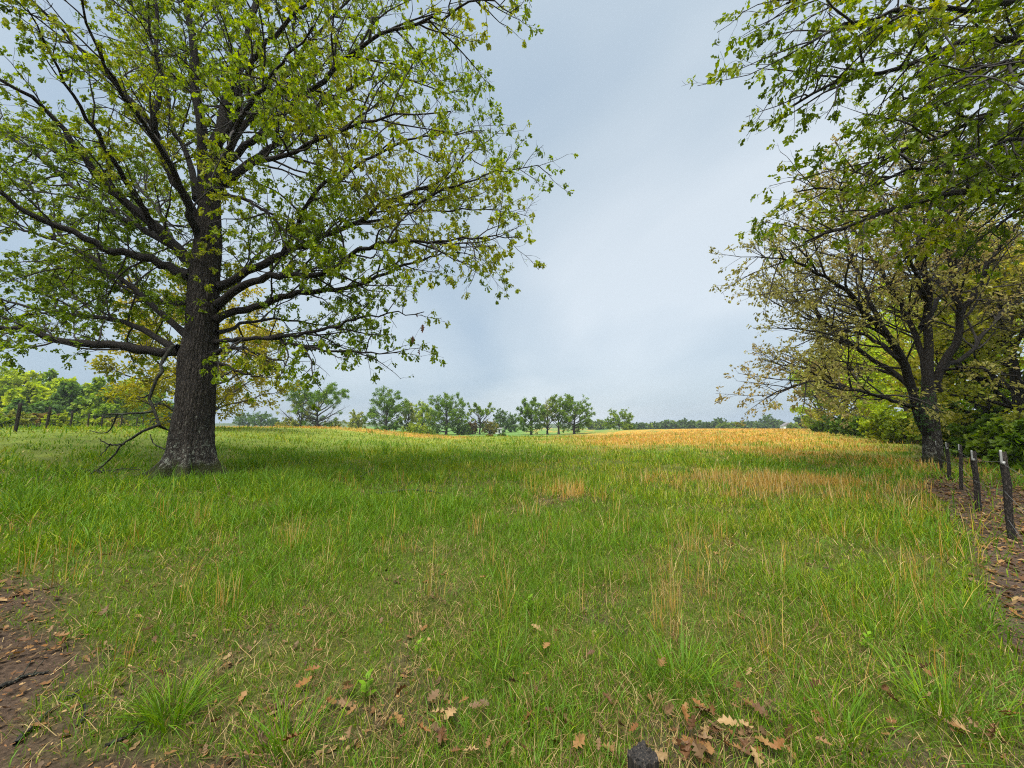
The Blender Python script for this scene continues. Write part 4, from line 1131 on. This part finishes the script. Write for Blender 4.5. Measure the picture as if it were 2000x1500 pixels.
def building(name, label, u, D, w, d, h, roof, rot, win):
    x, y = at_u(u, D); root = thing(name, label, "house" if "house" in name else "shed", (x, y, tz(x, y) - .1))
    root.rotation_euler = (0, 0, rot)
    (V, F), (R_, RF) = prism(w, d, h, roof)
    R_[:, 2] += .003
    mesh_obj("wall", V, F, M_SHED, root, smooth=False)
    mesh_obj("roof", R_, RF, M_ROOF, root, smooth=False)
    for wx, wz, ww, wh in win:
        q = np.array([[-ww, 0, -wh], [ww, 0, -wh], [ww, 0, wh], [-ww, 0, wh]]) * .5
        q = np.vstack([q + [wx, -d / 2 - .03, wz], q + [wx, -d / 2 + .02, wz]])
        mesh_obj("window", q, [np.array([[0, 1, 2, 3], [0, 4, 5, 1], [1, 5, 6, 2], [2, 6, 7, 3], [3, 7, 4, 0]])], M_DARKW, root, smooth=False)


building("farm_house", "white gabled house just showing over the orange field beside the right wood", 1534, 290, 9, 7, 3.2, 2.6, 1.2, [(-2, 1.6, 1, 1.3), (2, 1.6, 1, 1.3)])
building("shed", "small white shed standing on the low green field by the dark blue-green tree", 973, 150, 2.6, 2.2, 1.9, .5, .1, [(.4, 1.0, .7, 1.2)])
building("shed", "long dark low shed beside the small white shed", 962, 152, 3.6, 2.2, 1.5, .35, .1, [(-.2, .8, 2.8, 1.1)])
building("farm_house", "pale house half hidden behind the trunks of the right wood", 1935, 62, 9.5, 5, 2.3, 1.0, .5, [(-2.4, 1.3, 1, 1.1), (1.6, 1.3, 1, 1.1)])


# ---------------------------------------------------------------- dead wood
def branch_thing(name, label, segs, cat="branch", group=None, mat=None, sides=7, twigs=0.0, seed=0):
    """segs: list of (world path, r0, r1)"""
    mat = mat or M_DEAD
    o0 = segs[0][0][0]
    rng = np.random.default_rng(seed)
    vs, qs, n = [], [], 0
    for p, r0, r1 in segs:
        p = resample(p, 12); p[1:-1] += rng.normal(size=(11, 3)) * r0 * .35
        w = np.linspace(0, 1, 13)
        v, q = tubes(p[:, None], ((r1 + (r0 - r1) * (1 - w)) * (1 + rng.normal(0, .08, 13)))[:, None], sides)
        vs.append(v); qs.append(q + n); n += len(v)
    if twigs > 0:
        P, R = stack_limbs([(resample(p, 8), a, b) for p, a, b in segs], 10)
        P2, R2 = spawn(P, R, twigs, .2, rng, ang=(35, 75), lk=.35, lmin=.1, lmax=.6, S=4, wander=.25, up=0, rmin=.004)
        v, q = tubes(P2, R2, 4); vs.append(v); qs.append(q + n)
    o = mesh_obj(name, np.vstack(vs), qs, mat, local=o0)
    o.location = o0
    return tag(o, label, cat, group)


def dead_wood():
    T = 11.5; k = T / F_PX
    tr = lambda pts, d=T: trace([(u, v, d + (0 if len(q) < 1 else q[0])) for u, v, *q in pts])
    segs = [
        (tr([(338, 676, .4), (320, 704, .2), (308, 737, 0), (293, 770, 0), (289, 782, 0), (299, 797, 0), (309, 820, 0), (312, 831, 0)]), 3.8 * k, 2.3 * k),
        (tr([(311, 829, 0), (273, 844, .1), (242, 867, .15), (217, 896, .1), (178, 925, 0)]), 2.8 * k, 1.2 * k),
        (tr([(243, 867, .15), (228, 869, 0), (213, 868, -.1), (192, 857, -.2)]), 2 * k, .8 * k),
        (tr([(300, 803, 0), (264, 807, -.3), (229, 809, -.5), (204, 810, -.6)]), 2.4 * k, 1 * k),
        (tr([(228, 810, -.5), (219, 832, -.4), (204, 846, -.4), (175, 841, -.5)]), 1.6 * k, .7 * k),
        (tr([(312, 831, 0), (323, 838, .3), (336, 843, .5)]), 2.6 * k, 1.2 * k),
        (tr([(214, 869, -.1), (205, 880, -.1), (193, 892, -.2)]), 1.4 * k, .6 * k),
        (tr([(293, 770, 0), (280, 776, -.1), (267, 776, -.1)]), 1.8 * k, 1 * k),
        (tr([(302, 795, 0), (313, 785, .2), (326, 782, .3)]), 1.4 * k, .7 * k),
        (tr([(322, 877, .2), (302, 868, .1), (293, 848, .1)]), 1.4 * k, .7 * k),
    ]
    branch_thing("dead_branch", "broken dead limb hanging from the big oak's lowest bough down to the grass", segs, twigs=.5, seed=3)
    rng = np.random.default_rng(12)
    # heap of rotting bark and sticks where the limb meets the ground
    c = ground_point(192, 932); segs = []
    for i in range(22):
        a = rng.normal(.1, .45); L_ = rng.uniform(.3, .75)
        p = c + np.array([rng.normal(0, .35), rng.normal(0, .16), rng.uniform(.02, .16)])
        d = np.array([math.cos(a), math.sin(a), rng.normal(0, .12)])
        q = np.stack([p - d * L_, p + np.array([0, 0, .05]), p + d * L_])
        q[:, 2] = np.maximum(q[:, 2], terrain(q[:, 0], q[:, 1]) + .01)
        segs.append((q, rng.uniform(.012, .035), .006))
    branch_thing("brush_heap", "heap of dark rotting sticks in the grass left of the big trunk", segs, cat="brush heap", mat=M_POST, seed=4)
    for lb, pts, r, sd, tw in [
        ("thin dark branch lying in the grass right of the big oak", [(735, 968, .03), (790, 966, .06), (830, 967, .08), (862, 969, .05)], .035, 21, .4),
        ("twiggy dead branch in the tall grass at the left edge under the fence", [(-20, 862, .15), (20, 868, .2), (45, 876, .12), (75, 870, .25)], .03, 22, .25),
        ("short broken branch in the grass between the heap and the big trunk", [(255, 938, .03), (285, 934, .12), (310, 930, .08)], .04, 23, .3),
        ("forked dead twig standing in the grass right of the big trunk", [(690, 945, .02), (712, 938, .15), (735, 930, .3)], .015, 24, .3),
    ]:
        w = []
        for u, v, h in pts:
            g = ground_point(u, v); g[2] = tz(g[0], g[1]) + h; w.append(g)
        branch_thing("fallen_branch", lb, [(np.array(w), r, r * .4)], twigs=tw, seed=sd, mat=M_DEAD)
    S_ = [
        ("long thin stick on the bare soil pointing at the grass tuft", [(30, 1460), (100, 1390), (160, 1345)], .012),
        ("dark stick lying across the bare soil by the left edge", [(0, 1345), (40, 1325), (95, 1312)], .014),
        ("short forked stick at the edge of the bare soil", [(150, 1425), (168, 1400), (160, 1370)], .010),
        ("pale splintered stick on the bare soil near the corner", [(205, 1462), (245, 1445), (280, 1420)], .009),
    ]
    for i, (lb, pts, r) in enumerate(S_):
        w = []
        for u, v in pts:
            g = ground_point(u, v); g[2] = tz(g[0], g[1]) + r * .9; w.append(g)
        branch_thing("stick", lb, [(np.array(w), r, r * .5)], cat="stick", twigs=.12, seed=60 + i)


dead_wood()


def post_stub():
    g = ground_point(1258, 1545); g[2] = tz(g[0], g[1])
    rng = np.random.default_rng(2)
    top = place(1258, 1468, g[1])[2] - g[2]
    n_ = 40; th = np.arange(n_) * 2 * PI / n_
    sq = 1 / np.maximum(np.abs(np.cos(th)), np.abs(np.sin(th))); rad = .058 * np.minimum(sq, 1.22)
    gr = 1 + .05 * rng.normal(size=n_)
    zs = np.linspace(-.1, top, 9); rows = []
    for i, z in enumerate(zs):
        rr = rad * gr * (1 - .04 * i / 8) * (1 + .012 * rng.normal(size=n_))
        zz2 = np.full(n_, z)
        if i == 8: zz2 = zz2 + rng.uniform(-.010, .006, n_)
        rows.append(np.column_stack([np.cos(th) * rr, np.sin(th) * rr * .9, zz2]))
    rows.append(np.column_stack([np.cos(th) * rad * .55, np.sin(th) * rad * .5, top - .006 + rng.uniform(-.006, .006, n_)]))
    V = np.vstack(rows); m_ = len(rows); idx = np.arange(m_ * n_).reshape(m_, n_); nx = np.roll(idx, -1, 1)
    q = np.stack([idx[:-1], nx[:-1], nx[1:], idx[1:]], -1).reshape(-1, 4)
    mt, n2, l2, out2 = new_mat("rotten_wood_grain")
    tc = n2.new("ShaderNodeTexCoord"); mp = n2.new("ShaderNodeMapping"); mp.inputs["Scale"].default_value = (110, 110, 7)
    l2.new(tc.outputs["Object"], mp.inputs[0])
    nz = n2.new("ShaderNodeTexNoise"); nz.inputs["Scale"].default_value = 1.0; nz.inputs["Detail"].default_value = 6; l2.new(mp.outputs[0], nz.inputs["Vector"])
    rp = ramp(n2, [(0.42, (0.006, 0.005, 0.004)), (0.58, (0.026, 0.020, 0.015)), (0.74, (0.11, 0.085, 0.06))]); l2.new(nz.outputs["Fac"], rp.inputs[0])
    bs = n2.new("ShaderNodeBsdfPrincipled"); bs.inputs["Roughness"].default_value = .9; l2.new(rp.outputs[0], bs.inputs["Base Color"])
    bp = n2.new("ShaderNodeBump"); bp.inputs["Strength"].default_value = 1; bp.inputs["Distance"].default_value = .012
    l2.new(nz.outputs["Fac"], bp.inputs["Height"]); l2.new(bp.outputs[0], bs.inputs["Normal"]); l2.new(bs.outputs[0], out2.inputs[0])
    o = mesh_obj("post_stub", V, [q, idx[-1][None, :]], mt, smooth=False)
    o.location = g; o.rotation_euler = (.05, -.06, .5)
    tag(o, "dark rotted stub of a wooden post in the leaves at the bottom edge", "post stub")


post_stub()

# ---------------------------------------------------------------- fallen leaves
BROWN = np.array([(0.30, 0.135, 0.040), (0.36, 0.19, 0.065), (0.19, 0.09, 0.035), (0.42, 0.27, 0.115), (0.25, 0.15, 0.07)])
def leaf_litter():
    rng = np.random.default_rng(55)
    protos = [fallen_leaf_mesh(s) for s in range(8)]
    # the nearest ones, one by one
    meshes = []
    for i, (V, F) in enumerate(protos):
        for j in range(3):
            c = BROWN[(i + j * 2) % 5] * rng.uniform(.38, .75)
            o = mesh_obj("fallen_leaf", V, [F], M_DRY, color=np.repeat(c[None], len(V), 0) * (1 + rng.normal(0, .05, (len(V), 1))), smooth=False)
            meshes.append(o.data); bpy.data.objects.remove(o)
    spots = []
    def add(u0, u1, v0, v1, n):
        for _ in range(n):
            spots.append((rng.uniform(u0, u1), rng.uniform(v0, v1)))
    add(1340, 1500, 1400, 1500, 34); add(1280, 1400, 1400, 1500, 16); add(760, 900, 1370, 1480, 16); add(900, 1250, 1390, 1500, 20); add(1450, 1750, 1380, 1500, 14); add(600, 1700, 1250, 1400, 14)
    add(420, 760, 1340, 1500, 12); add(40, 330, 1200, 1440, 12); add(1560, 1850, 1290, 1400, 10); add(990, 1090, 1230, 1360, 7); add(1850, 2000, 1420, 1500, 10)
    for k_, (u, v) in enumerate(spots):
        g = ground_point(u, v)
        o = bpy.data.objects.new("fallen_leaf", meshes[k_ % len(meshes)]); COL.objects.link(o)
        s = rng.uniform(.05, .115)
        o.location = (g[0], g[1], tz(g[0], g[1]) + rng.uniform(.03, .09)); o.scale = (s, s, s)
        o.rotation_euler = (rng.normal(0, .45), rng.normal(0, .45), rng.uniform(0, 6.28))
        tag(o, "curled dry brown oak leaf lying in the foreground grass", "leaf", "fallen oak leaves in the foreground")
    # the carpet along the fence, on the soil and between the blades
    def scatter(n, xs, ys, prob):
        x, y = rng.uniform(*xs, n), rng.uniform(*ys, n)
        ok = rng.random(n) < prob(x, y)
        return x[ok], y[ok]
    def p_strip(x, y):
        d, s, w, l_, dr, lu = masks(x, y)
        return np.clip(s + .4 * w, 0, 1) * (1 / (1 + np.hypot(x, y) * .03))
    def p_near(x, y):
        d, s, w, l_, dr, lu = masks(x, y)
        return np.clip(l_ * .55 + d * .35 + .04, 0, 1) * (np.abs(x) < y * 1.5 + .4)
    x1, y1 = scatter(110000, (2.5, 24), (2, 20), lambda x, y: p_strip(x, y) * (np.abs(x - y - 2) < 5))
    x2, y2 = scatter(16000, (-6.5, 5), (1.6, 5.5), p_near)
    x4, y4 = scatter(9000, (-5.5, -.6), (1.6, 4.6), lambda x, y: masks(x, y)[0] * .8 + masks(x, y)[3] * .2)
    x3, y3 = scatter(900, (-.6, 2.4), (7.6, 9.6), lambda x, y: masks(x, y)[3])
    x, y = np.concatenate([x1, x2, x3, x4]), np.concatenate([y1, y2, y3, y4])
    n = len(x); r = np.hypot(x, y)
    z = terrain(x, y) + rng.uniform(.004, .03, n)
    s = (.018 + np.where(r < 5.5, .05, .08) * rng.random(n) ** 1.6) * (1 + .03 * r)
    s[-len(x4):] = .008 + .03 * rng.random(len(x4)) ** 2
    a, b, c_ = rng.uniform(0, 2 * PI, n), rng.normal(0, .4, n), rng.normal(0, .4, n)
    tv = np.array([[0, -.5, .02], [.22, -.15, .05], [.12, .05, 0], [.26, .25, .07], [0, .5, .1], [-.26, .25, .05], [-.12, .05, 0], [-.22, -.15, .08]])
    tf = np.array([[0, 1, 2], [0, 2, 6], [0, 6, 7], [2, 3, 4], [2, 4, 6], [6, 4, 5]])
    ax = np.stack([np.cos(a), np.sin(a), b * .6], 1); ay = np.stack([-np.sin(a), np.cos(a), c_ * .6], 1); az = np.cross(ax, ay)
    V = np.stack([x, y, z], 1)[:, None] + s[:, None, None] * (ax[:, None] * tv[None, :, 0:1] + ay[:, None] * tv[None, :, 1:2] + az[:, None] * tv[None, :, 2:3])
    F = (np.arange(n) * 8)[:, None, None] + tf[None]
    col = BROWN[rng.integers(0, 5, n)] * rng.uniform(.2, .8, n)[:, None]
    o = mesh_obj("leaf_litter", V.reshape(-1, 3), [F.reshape(-1, 3)], M_DRY, color=np.repeat(col, 8, 0), smooth=False)
    tag(o, "carpet of brown dead oak leaves along the fence and between the near blades", "leaf litter", kind="stuff")
    print("litter", n)


leaf_litter()


# ---------------------------------------------------------------- grass
def blades(x, y, h, w, az, lean, curve, face, col, levels, z=None):
    """tapered bent strips; lean and curve are radians from the vertical at foot and tip"""
    n = len(x); z = terrain(x, y) if z is None else z
    dx, dy = np.cos(az), np.sin(az)
    fx, fy = np.cos(face), np.sin(face)
    t = np.linspace(0, 1, levels + 1)
    px, pz = np.zeros((levels + 1, n)), np.zeros((levels + 1, n))
    for i in range(levels):
        an = lean + curve * (t[i] + .5 / levels)
        px[i + 1] = px[i] + np.sin(an) * h / levels; pz[i + 1] = pz[i] + np.cos(an) * h / levels
    wd = np.array([1.0, .92, .62, .35, .2])[:levels] if levels <= 3 else np.linspace(1, .3, levels)
    rows = []
    for i in range(levels):
        cx, cy, cz = x + dx * px[i], y + dy * px[i], z + pz[i] - (.02 if i == 0 else 0)
        o_ = w * .5 * wd[i]
        rows.append(np.stack([cx - fx * o_, cy - fy * o_, cz], 1)); rows.append(np.stack([cx + fx * o_, cy + fy * o_, cz], 1))
    rows.append(np.stack([x + dx * px[-1], y + dy * px[-1], z + pz[-1]], 1))
    k = 2 * levels + 1
    V = np.stack(rows, 1).reshape(-1, 3)
    b = (np.arange(n) * k)[:, None]
    quads = [b + np.array([[2 * i, 2 * i + 1, 2 * i + 3, 2 * i + 2]]) for i in range(levels - 1)]
    tri = b + np.array([[2 * levels - 2, 2 * levels - 1, 2 * levels]])
    return V, (np.vstack(quads) if quads else np.zeros((0, 4), int)), tri, np.repeat(col, k, 0)


GRASS = np.array([(0.10, 0.20, 0.004), (0.16, 0.255, 0.005), (0.245, 0.30, 0.010), (0.115, 0.22, 0.025), (0.33, 0.32, 0.04)])
STRAW = np.array([(0.34, 0.255, 0.09), (0.27, 0.19, 0.065), (0.40, 0.32, 0.13)])
GOLD = np.array([(0.52, 0.315, 0.07), (0.58, 0.39, 0.11), (0.47, 0.26, 0.05), (0.62, 0.47, 0.20)])


def build_grass():
    rng = np.random.default_rng(123)
    parts = {"grass": [], "dead_grass": []}
    def sample(n, r0, r1, clump):
        """more blades per square metre near the camera; gathered in tufts"""
        m_ = n // clump
        r = np.exp(rng.uniform(math.log(r0), math.log(r1), m_)); a = rng.uniform(-1.06, 1.06, m_)
        cx, cy = np.sin(a) * r, np.cos(a) * r
        x = np.repeat(cx, clump); y = np.repeat(cy, clump); rr = np.repeat(r, clump)
        sp = .035 + .008 * rr
        ox, oy = rng.normal(0, 1, len(x)) * sp, rng.normal(0, 1, len(x)) * sp
        return x + ox, y + oy, ox, oy, np.repeat(rng.random(m_), clump), np.repeat(rng.random(m_), clump)
    for (n, r0, r1, clump, lev) in ((122000, 1.35, 7.5, 8, 3), (190000, 1.35, 9, 6, 1), (104000, 7.5, 26, 7, 2), (46000, 26, 95, 5, 2)):
        x, y, ox, oy, c1, c2 = sample(n, r0, r1, clump)
        dirt, strip, wood, litter, dry, lush = masks(x, y)
        r = np.hypot(x, y)
        keep = (1 - dirt * .97) * (1 - strip * .93) * (1 - litter * .62) * (1 - .3 * sstep(.7, 1, litter)) * (.9 + .1 * sstep(2.5, 6, np.hypot(x, y))) * (1 - .35 * wood)
        ok = (rng.random(len(x)) < keep) & (np.hypot(x - BIG[0], y - BIG[1]) > .85)
        x, y, ox, oy, c1, c2, dry, lush, litter, r, wood = (q[ok] for q in (x, y, ox, oy, c1, c2, dry, lush, litter, r, wood))
        m_ = len(x); under = r1 == 9
        patch = fbm(x, y, .8, 61); big = fbm(x, y, .17, 71)
        tall = .45 + 1.1 * sstep(.3, .75, patch)
        h = (.085 + .16 * rng.random(m_)) * (.52 + .48 * sstep(3, 9, r)) * (1 - .32 * sstep(-12, -20, x)) * tall * (1 + .35 * lush) * (1 + .5 * (c1 > .88)) * (1 + .012 * np.minimum(r, 40))
        w = np.maximum(rng.uniform(.0024, .0052, m_) * (1 + .5 * (c1 > .88)), .00125 * r)
        if under: h = h * .55 + .02; w = w * .8
        az = np.arctan2(oy, ox) + rng.normal(0, .8, m_)
        lean = np.abs(rng.normal(.28, .32, m_)); curve = np.abs(rng.normal(.6, .6, m_))
        # colour: fresh, yellowing, blue-green, straw
        t = np.clip(.28 + (big - .5) * 1.5 + (c2 - .5) * .9 + rng.normal(0, .22, m_) + .28 * sstep(14, 45, r) - .02 * lush, 0, .999) * 3
        i = np.minimum(t.astype(int), 2); fr = (t - i)[:, None]
        pal = GRASS[[0, 1, 2, 4]]; c = pal[i] * (1 - fr) + pal[i + 1] * fr
        blue = (c1 > .80)[:, None]; c = np.where(blue, GRASS[3] * (.8 + .4 * rng.random((m_, 1))), c)
        st = rng.random(m_) < (.09 + .06 * (1 - sstep(3, 7, r)) + .25 * litter + .15 * sstep(.55, .75, fbm(x, y, 1.9, 81)) + .62 * dry) * np.where(lush > .5, .55, 1)
        c = np.where(st[:, None], np.where((dry > .35)[:, None], GOLD[rng.integers(0, 3, m_)], STRAW[rng.integers(0, 3, m_)]), c)
        lean = np.where(st & (dry < .35), lean + rng.uniform(.3, .9, m_), lean)
        c = c * (1 + rng.normal(0, .16, m_))[:, None]
        c = np.clip(c, .01, .8)
        parts["grass"].append(blades(x, y, h, w, az, lean, curve, rng.uniform(0, PI, m_), c, lev))
    # thatch: last year's blades lying flat between the green ones
    m_ = 46000
    r = np.exp(rng.uniform(math.log(1.35), math.log(13), m_)); a = rng.uniform(-1.06, 1.06, m_)
    x, y = np.sin(a) * r, np.cos(a) * r
    dirt, strip, wood, litter, dry, lush = masks(x, y)
    pt = fbm(x, y, 2.3, 91)
    ok = rng.random(m_) < np.clip(.15 + 1.5 * sstep(.45, .7, pt) + .4 * litter, 0, 1) * (1 - .7 * dirt) * (1 - .6 * strip) * (1 - .7 * lush)
    x, y, r = x[ok], y[ok], r[ok]; m_ = len(x)
    TH = np.array([(0.36, 0.25, 0.10), (0.26, 0.165, 0.07), (0.17, 0.10, 0.048), (0.42, 0.31, 0.14), (0.11, 0.065, 0.038)])
    c = TH[rng.integers(0, 5, m_)] * (1 + rng.normal(0, .2, m_))[:, None]
    parts["dead_grass"].append(blades(x, y, rng.uniform(.04, .15, m_), np.maximum(rng.uniform(.0018, .0045, m_), .0011 * r), rng.uniform(0, 2 * PI, m_), rng.uniform(.9, 1.5, m_), rng.normal(0, .5, m_), rng.uniform(0, PI, m_), np.clip(c, .01, .8), 2, terrain(x, y) + rng.uniform(.01, .06, m_)))
    # standing dead stems in bunches
    def stems(cx, cy, per, h0, h1, lev, sp0):
        m_ = len(cx); x0 = np.repeat(cx, per); y0 = np.repeat(cy, per); n = len(x0)
        r = np.hypot(x0, y0); sp = sp0 + .006 * r
        ox, oy = rng.normal(0, 1, n) * sp, rng.normal(0, 1, n) * sp
        h = rng.uniform(h0, h1, n) * np.repeat(rng.uniform(.7, 1.2, m_), per)
        w = np.maximum(rng.uniform(.0025, .004, n), .0010 * r)
        c = GOLD[rng.integers(0, 4, n)] * (1 + rng.normal(0, .15, n))[:, None]
        parts["dead_grass"].append(blades(x0 + ox, y0 + oy, h, w, np.arctan2(oy, ox) + rng.normal(0, .7, n), np.abs(rng.normal(.05, .09, n)), np.abs(rng.normal(.22, .3, n)), rng.uniform(0, PI, n), np.clip(c, .02, .8), lev))
    n = 60000
    r = np.exp(rng.uniform(math.log(3.2), math.log(110), n)); a = rng.uniform(-1.0, 1.0, n)
    cx, cy = np.sin(a) * r, np.cos(a) * r
    dirt, strip, wood, litter, dry, lush = masks(cx, cy)
    ok = rng.random(n) < np.clip(dry * .55 + .005 * (r < 14) * (1 - strip) * (1 - dirt), 0, 1)
    cx, cy, r = cx[ok], cy[ok], r[ok]
    nr = r < 14
    stems(cx[nr], cy[nr], 9, .22, .52, 3, .03); stems(cx[~nr], cy[~nr], 6, .16, .38, 2, .04)
    for nm, lb in (("grass", "green pasture grass covering the field"), ("dead_grass", "golden dead grass standing in patches over the field")):
        vs, fq, ft, cs, n = [], [], [], [], 0
        for V, q, t, c in parts[nm]:
            vs.append(V); fq.append(q + n); ft.append(t + n); cs.append(c); n += len(V)
        o = mesh_obj(nm, np.vstack(vs), [np.vstack(fq), np.vstack(ft)], M_GRASS, color=np.vstack(cs))
        tag(o, lb, "grass", kind="stuff")
        print(nm, "tris", sum(len(q) for q in fq) * 2 + sum(len(t) for t in ft))


build_grass()


def tufts():
    """tufts one could walk up to and point at"""
    rng = np.random.default_rng(321)
    T = [  # u, v of the foot, stems, height, spread, palette, lean, label
        (1312, 1195, 46, .62, .05, GOLD, .08, "tall straw-gold grass tuft leaning right in the near field"),
        (1300, 1240, 26, .42, .06, GOLD, .15, "shorter golden tuft just below the tall straw-gold one"),
        (1345, 1075, 40, .7, .10, GOLD, .08, "wispy golden grass clump beyond the tall straw-gold tuft"),
        (388, 1035, 34, .6, .05, GOLD, .04, "narrow upright golden tuft in the lush grass below the big trunk"),
        (575, 1075, 36, .62, .07, GOLD, .06, "upright golden tuft right of the narrow one, left half of the field"),
        (432, 1195, 22, .4, .03, GOLD, .05, "slender reddish-gold stalks beside the bare soil"),
        (1770, 1150, 44, .58, .09, GOLD, .08, "golden tuft near the leaf strip on the right"),
        (1735, 1230, 20, .5, .05, GOLD, .25, "bent golden stalks below the right-hand golden tuft"),
        (335, 1405, 190, .40, .05, GRASS[[0, 1, 3]], .55, "thick bright green grass tuft at the edge of the bare soil"),
        (1330, 1330, 160, .42, .10, GRASS[[3, 3, 1]], .35, "broad blue-green tuft above the pile of brown leaves"),
        (1640, 1440, 150, .40, .12, GRASS[[3, 0, 1]], .45, "broad blue-green tuft right of the brown leaf pile"),
        (1920, 1230, 140, .42, .12, GRASS[[3, 0]], .5, "large arching blue-green tuft at the edge of the leaf strip"),
        (1850, 1400, 150, .42, .12, GRASS[[3, 1]], .5, "arching green tuft in the bottom right corner"),
        (560, 1470, 120, .36, .08, GRASS[[0, 1, 3]], .5, "green tuft at the bottom edge right of the bare soil"),
        (975, 1310, 90, .38, .07, GRASS[[3, 1]], .4, "blue-green tuft in the middle foreground"),
        (190, 1360, 26, .26, .03, GRASS[[1, 2]], .6, "small sprig of broad blades on the bare soil"),
    ]
    for (u, v, n, hh, sp, pal, ln, lb) in T:
        g = ground_point(u, v); x0, y0 = g[0], g[1]; r = math.hypot(x0, y0)
        ox, oy = rng.normal(0, sp, n), rng.normal(0, sp, n)
        green = pal is not GOLD
        h = hh * rng.uniform(.45, 1.05, n); w = np.maximum(rng.uniform(.005, .009, n) if green else rng.uniform(.0025, .004, n), .0009 * r)
        c = pal[rng.integers(0, len(pal), n)] * (1 + rng.normal(0, .15, n))[:, None]
        az = np.arctan2(oy, ox) + rng.normal(0, .5, n)
        z = terrain(x0 + ox, y0 + oy)
        V, q, t, c = blades(x0 + ox, y0 + oy, h, w, az, np.abs(rng.normal(ln, ln * .6, n)), np.abs(rng.normal(.7 if green else .25, .35, n)), rng.uniform(0, PI, n), np.clip(c, .01, .8), 4, z)
        b = np.array([x0, y0, tz(x0, y0)])
        o = mesh_obj("grass_tuft", V, [q, t], M_GRASS, color=c, local=b); o.location = b
        tag(o, lb, "grass tuft", "grass tufts standing out of the pasture")


tufts()


def seedlings():
    rng = np.random.default_rng(77)
    for u, v, h, lb in [(712, 1378, .16, "bright green broad-leaved seedling in the grass left of the blue-green tuft"), (1032, 1205, .15, "small leafy weed in the middle of the near field"), (1695, 1278, .13, "low broad-leaved weed near the bent golden stalks"), (815, 1290, .11, "small round-leaved weed left of the middle foreground tuft")]:
        g = ground_point(u, v); g[2] = tz(g[0], g[1])
        root = thing("weed", lb, "weed", g)
        st = resample(np.array([[0, 0, -.01], [.005, .003, h * .5], [.012, -.004, h]]), 6)
        tv, tq = tubes(st[:, None], np.full((7, 1), .002), 5)
        mesh_obj("stem", tv, [tq], M_GRASS, root, color=np.repeat(np.array([[.13, .2, .02]]), len(tv), 0))
        for k in range(9):
            t = .3 + .7 * k / 8; a = k * 2.4 + rng.uniform(-.3, .3); p = np.array([np.interp(t, np.linspace(0, 1, 7), st[:, q]) for q in range(3)])
            d = unit(np.array([math.cos(a), math.sin(a), .35 + .5 * t])); b = unit(np.cross(d, [0, 0, 1])); n_ = np.cross(b, d)
            tv = np.array([[0, 0, 0], [.26, .3, .06], [.34, .55, .04], [.2, .82, 0], [0, 1, -.06], [-.2, .82, 0], [-.34, .55, .04], [-.26, .3, .06], [0, .5, -.02]])
            tf = np.array([[8, i, i + 1] for i in range(7)] + [[8, 7, 0]])
            L_ = h * .42 * (1.15 - .5 * t)
            V = p + L_ * (b * tv[:, 0:1] + d * tv[:, 1:2] + n_ * tv[:, 2:3])
            mesh_obj("leaf", V, [tf], M_GRASS, root, color=np.repeat(np.array([[.15, .27, .015]]) * rng.uniform(.8, 1.2), len(V), 0))


seedlings()

# ---------------------------------------------------------------- air
def haze():
    bpy.context.view_layer.update()
    top = max((o.matrix_world @ Vector(c)).z for o in sc.objects if o.type == 'MESH' for c in o.bound_box) + 1.0
    z0, R_ = -3.2, 1200.0
    V = np.array([[-R_, -R_, z0], [R_, -R_, z0], [R_, R_, z0], [-R_, R_, z0], [-R_, -R_, top], [R_, -R_, top], [R_, R_, top], [-R_, R_, top]])
    F = np.array([[3, 2, 1, 0], [4, 5, 6, 7], [0, 1, 5, 4], [1, 2, 6, 5], [2, 3, 7, 6], [3, 0, 4, 7]])
    mt, n, l, out = new_mat("damp_air")
    v = n.new("ShaderNodeVolumePrincipled")
    v.inputs["Color"].default_value = (0.86, 0.92, 1.0, 1)
    v.inputs["Density"].default_value = 0.00028
    v.inputs["Anisotropy"].default_value = 0.2
    l.new(v.outputs[0], out.inputs["Volume"])
    o = mesh_obj("haze", V, [F], mt, smooth=False)
    tag(o, "thin damp air over the field", kind="stuff")


haze()
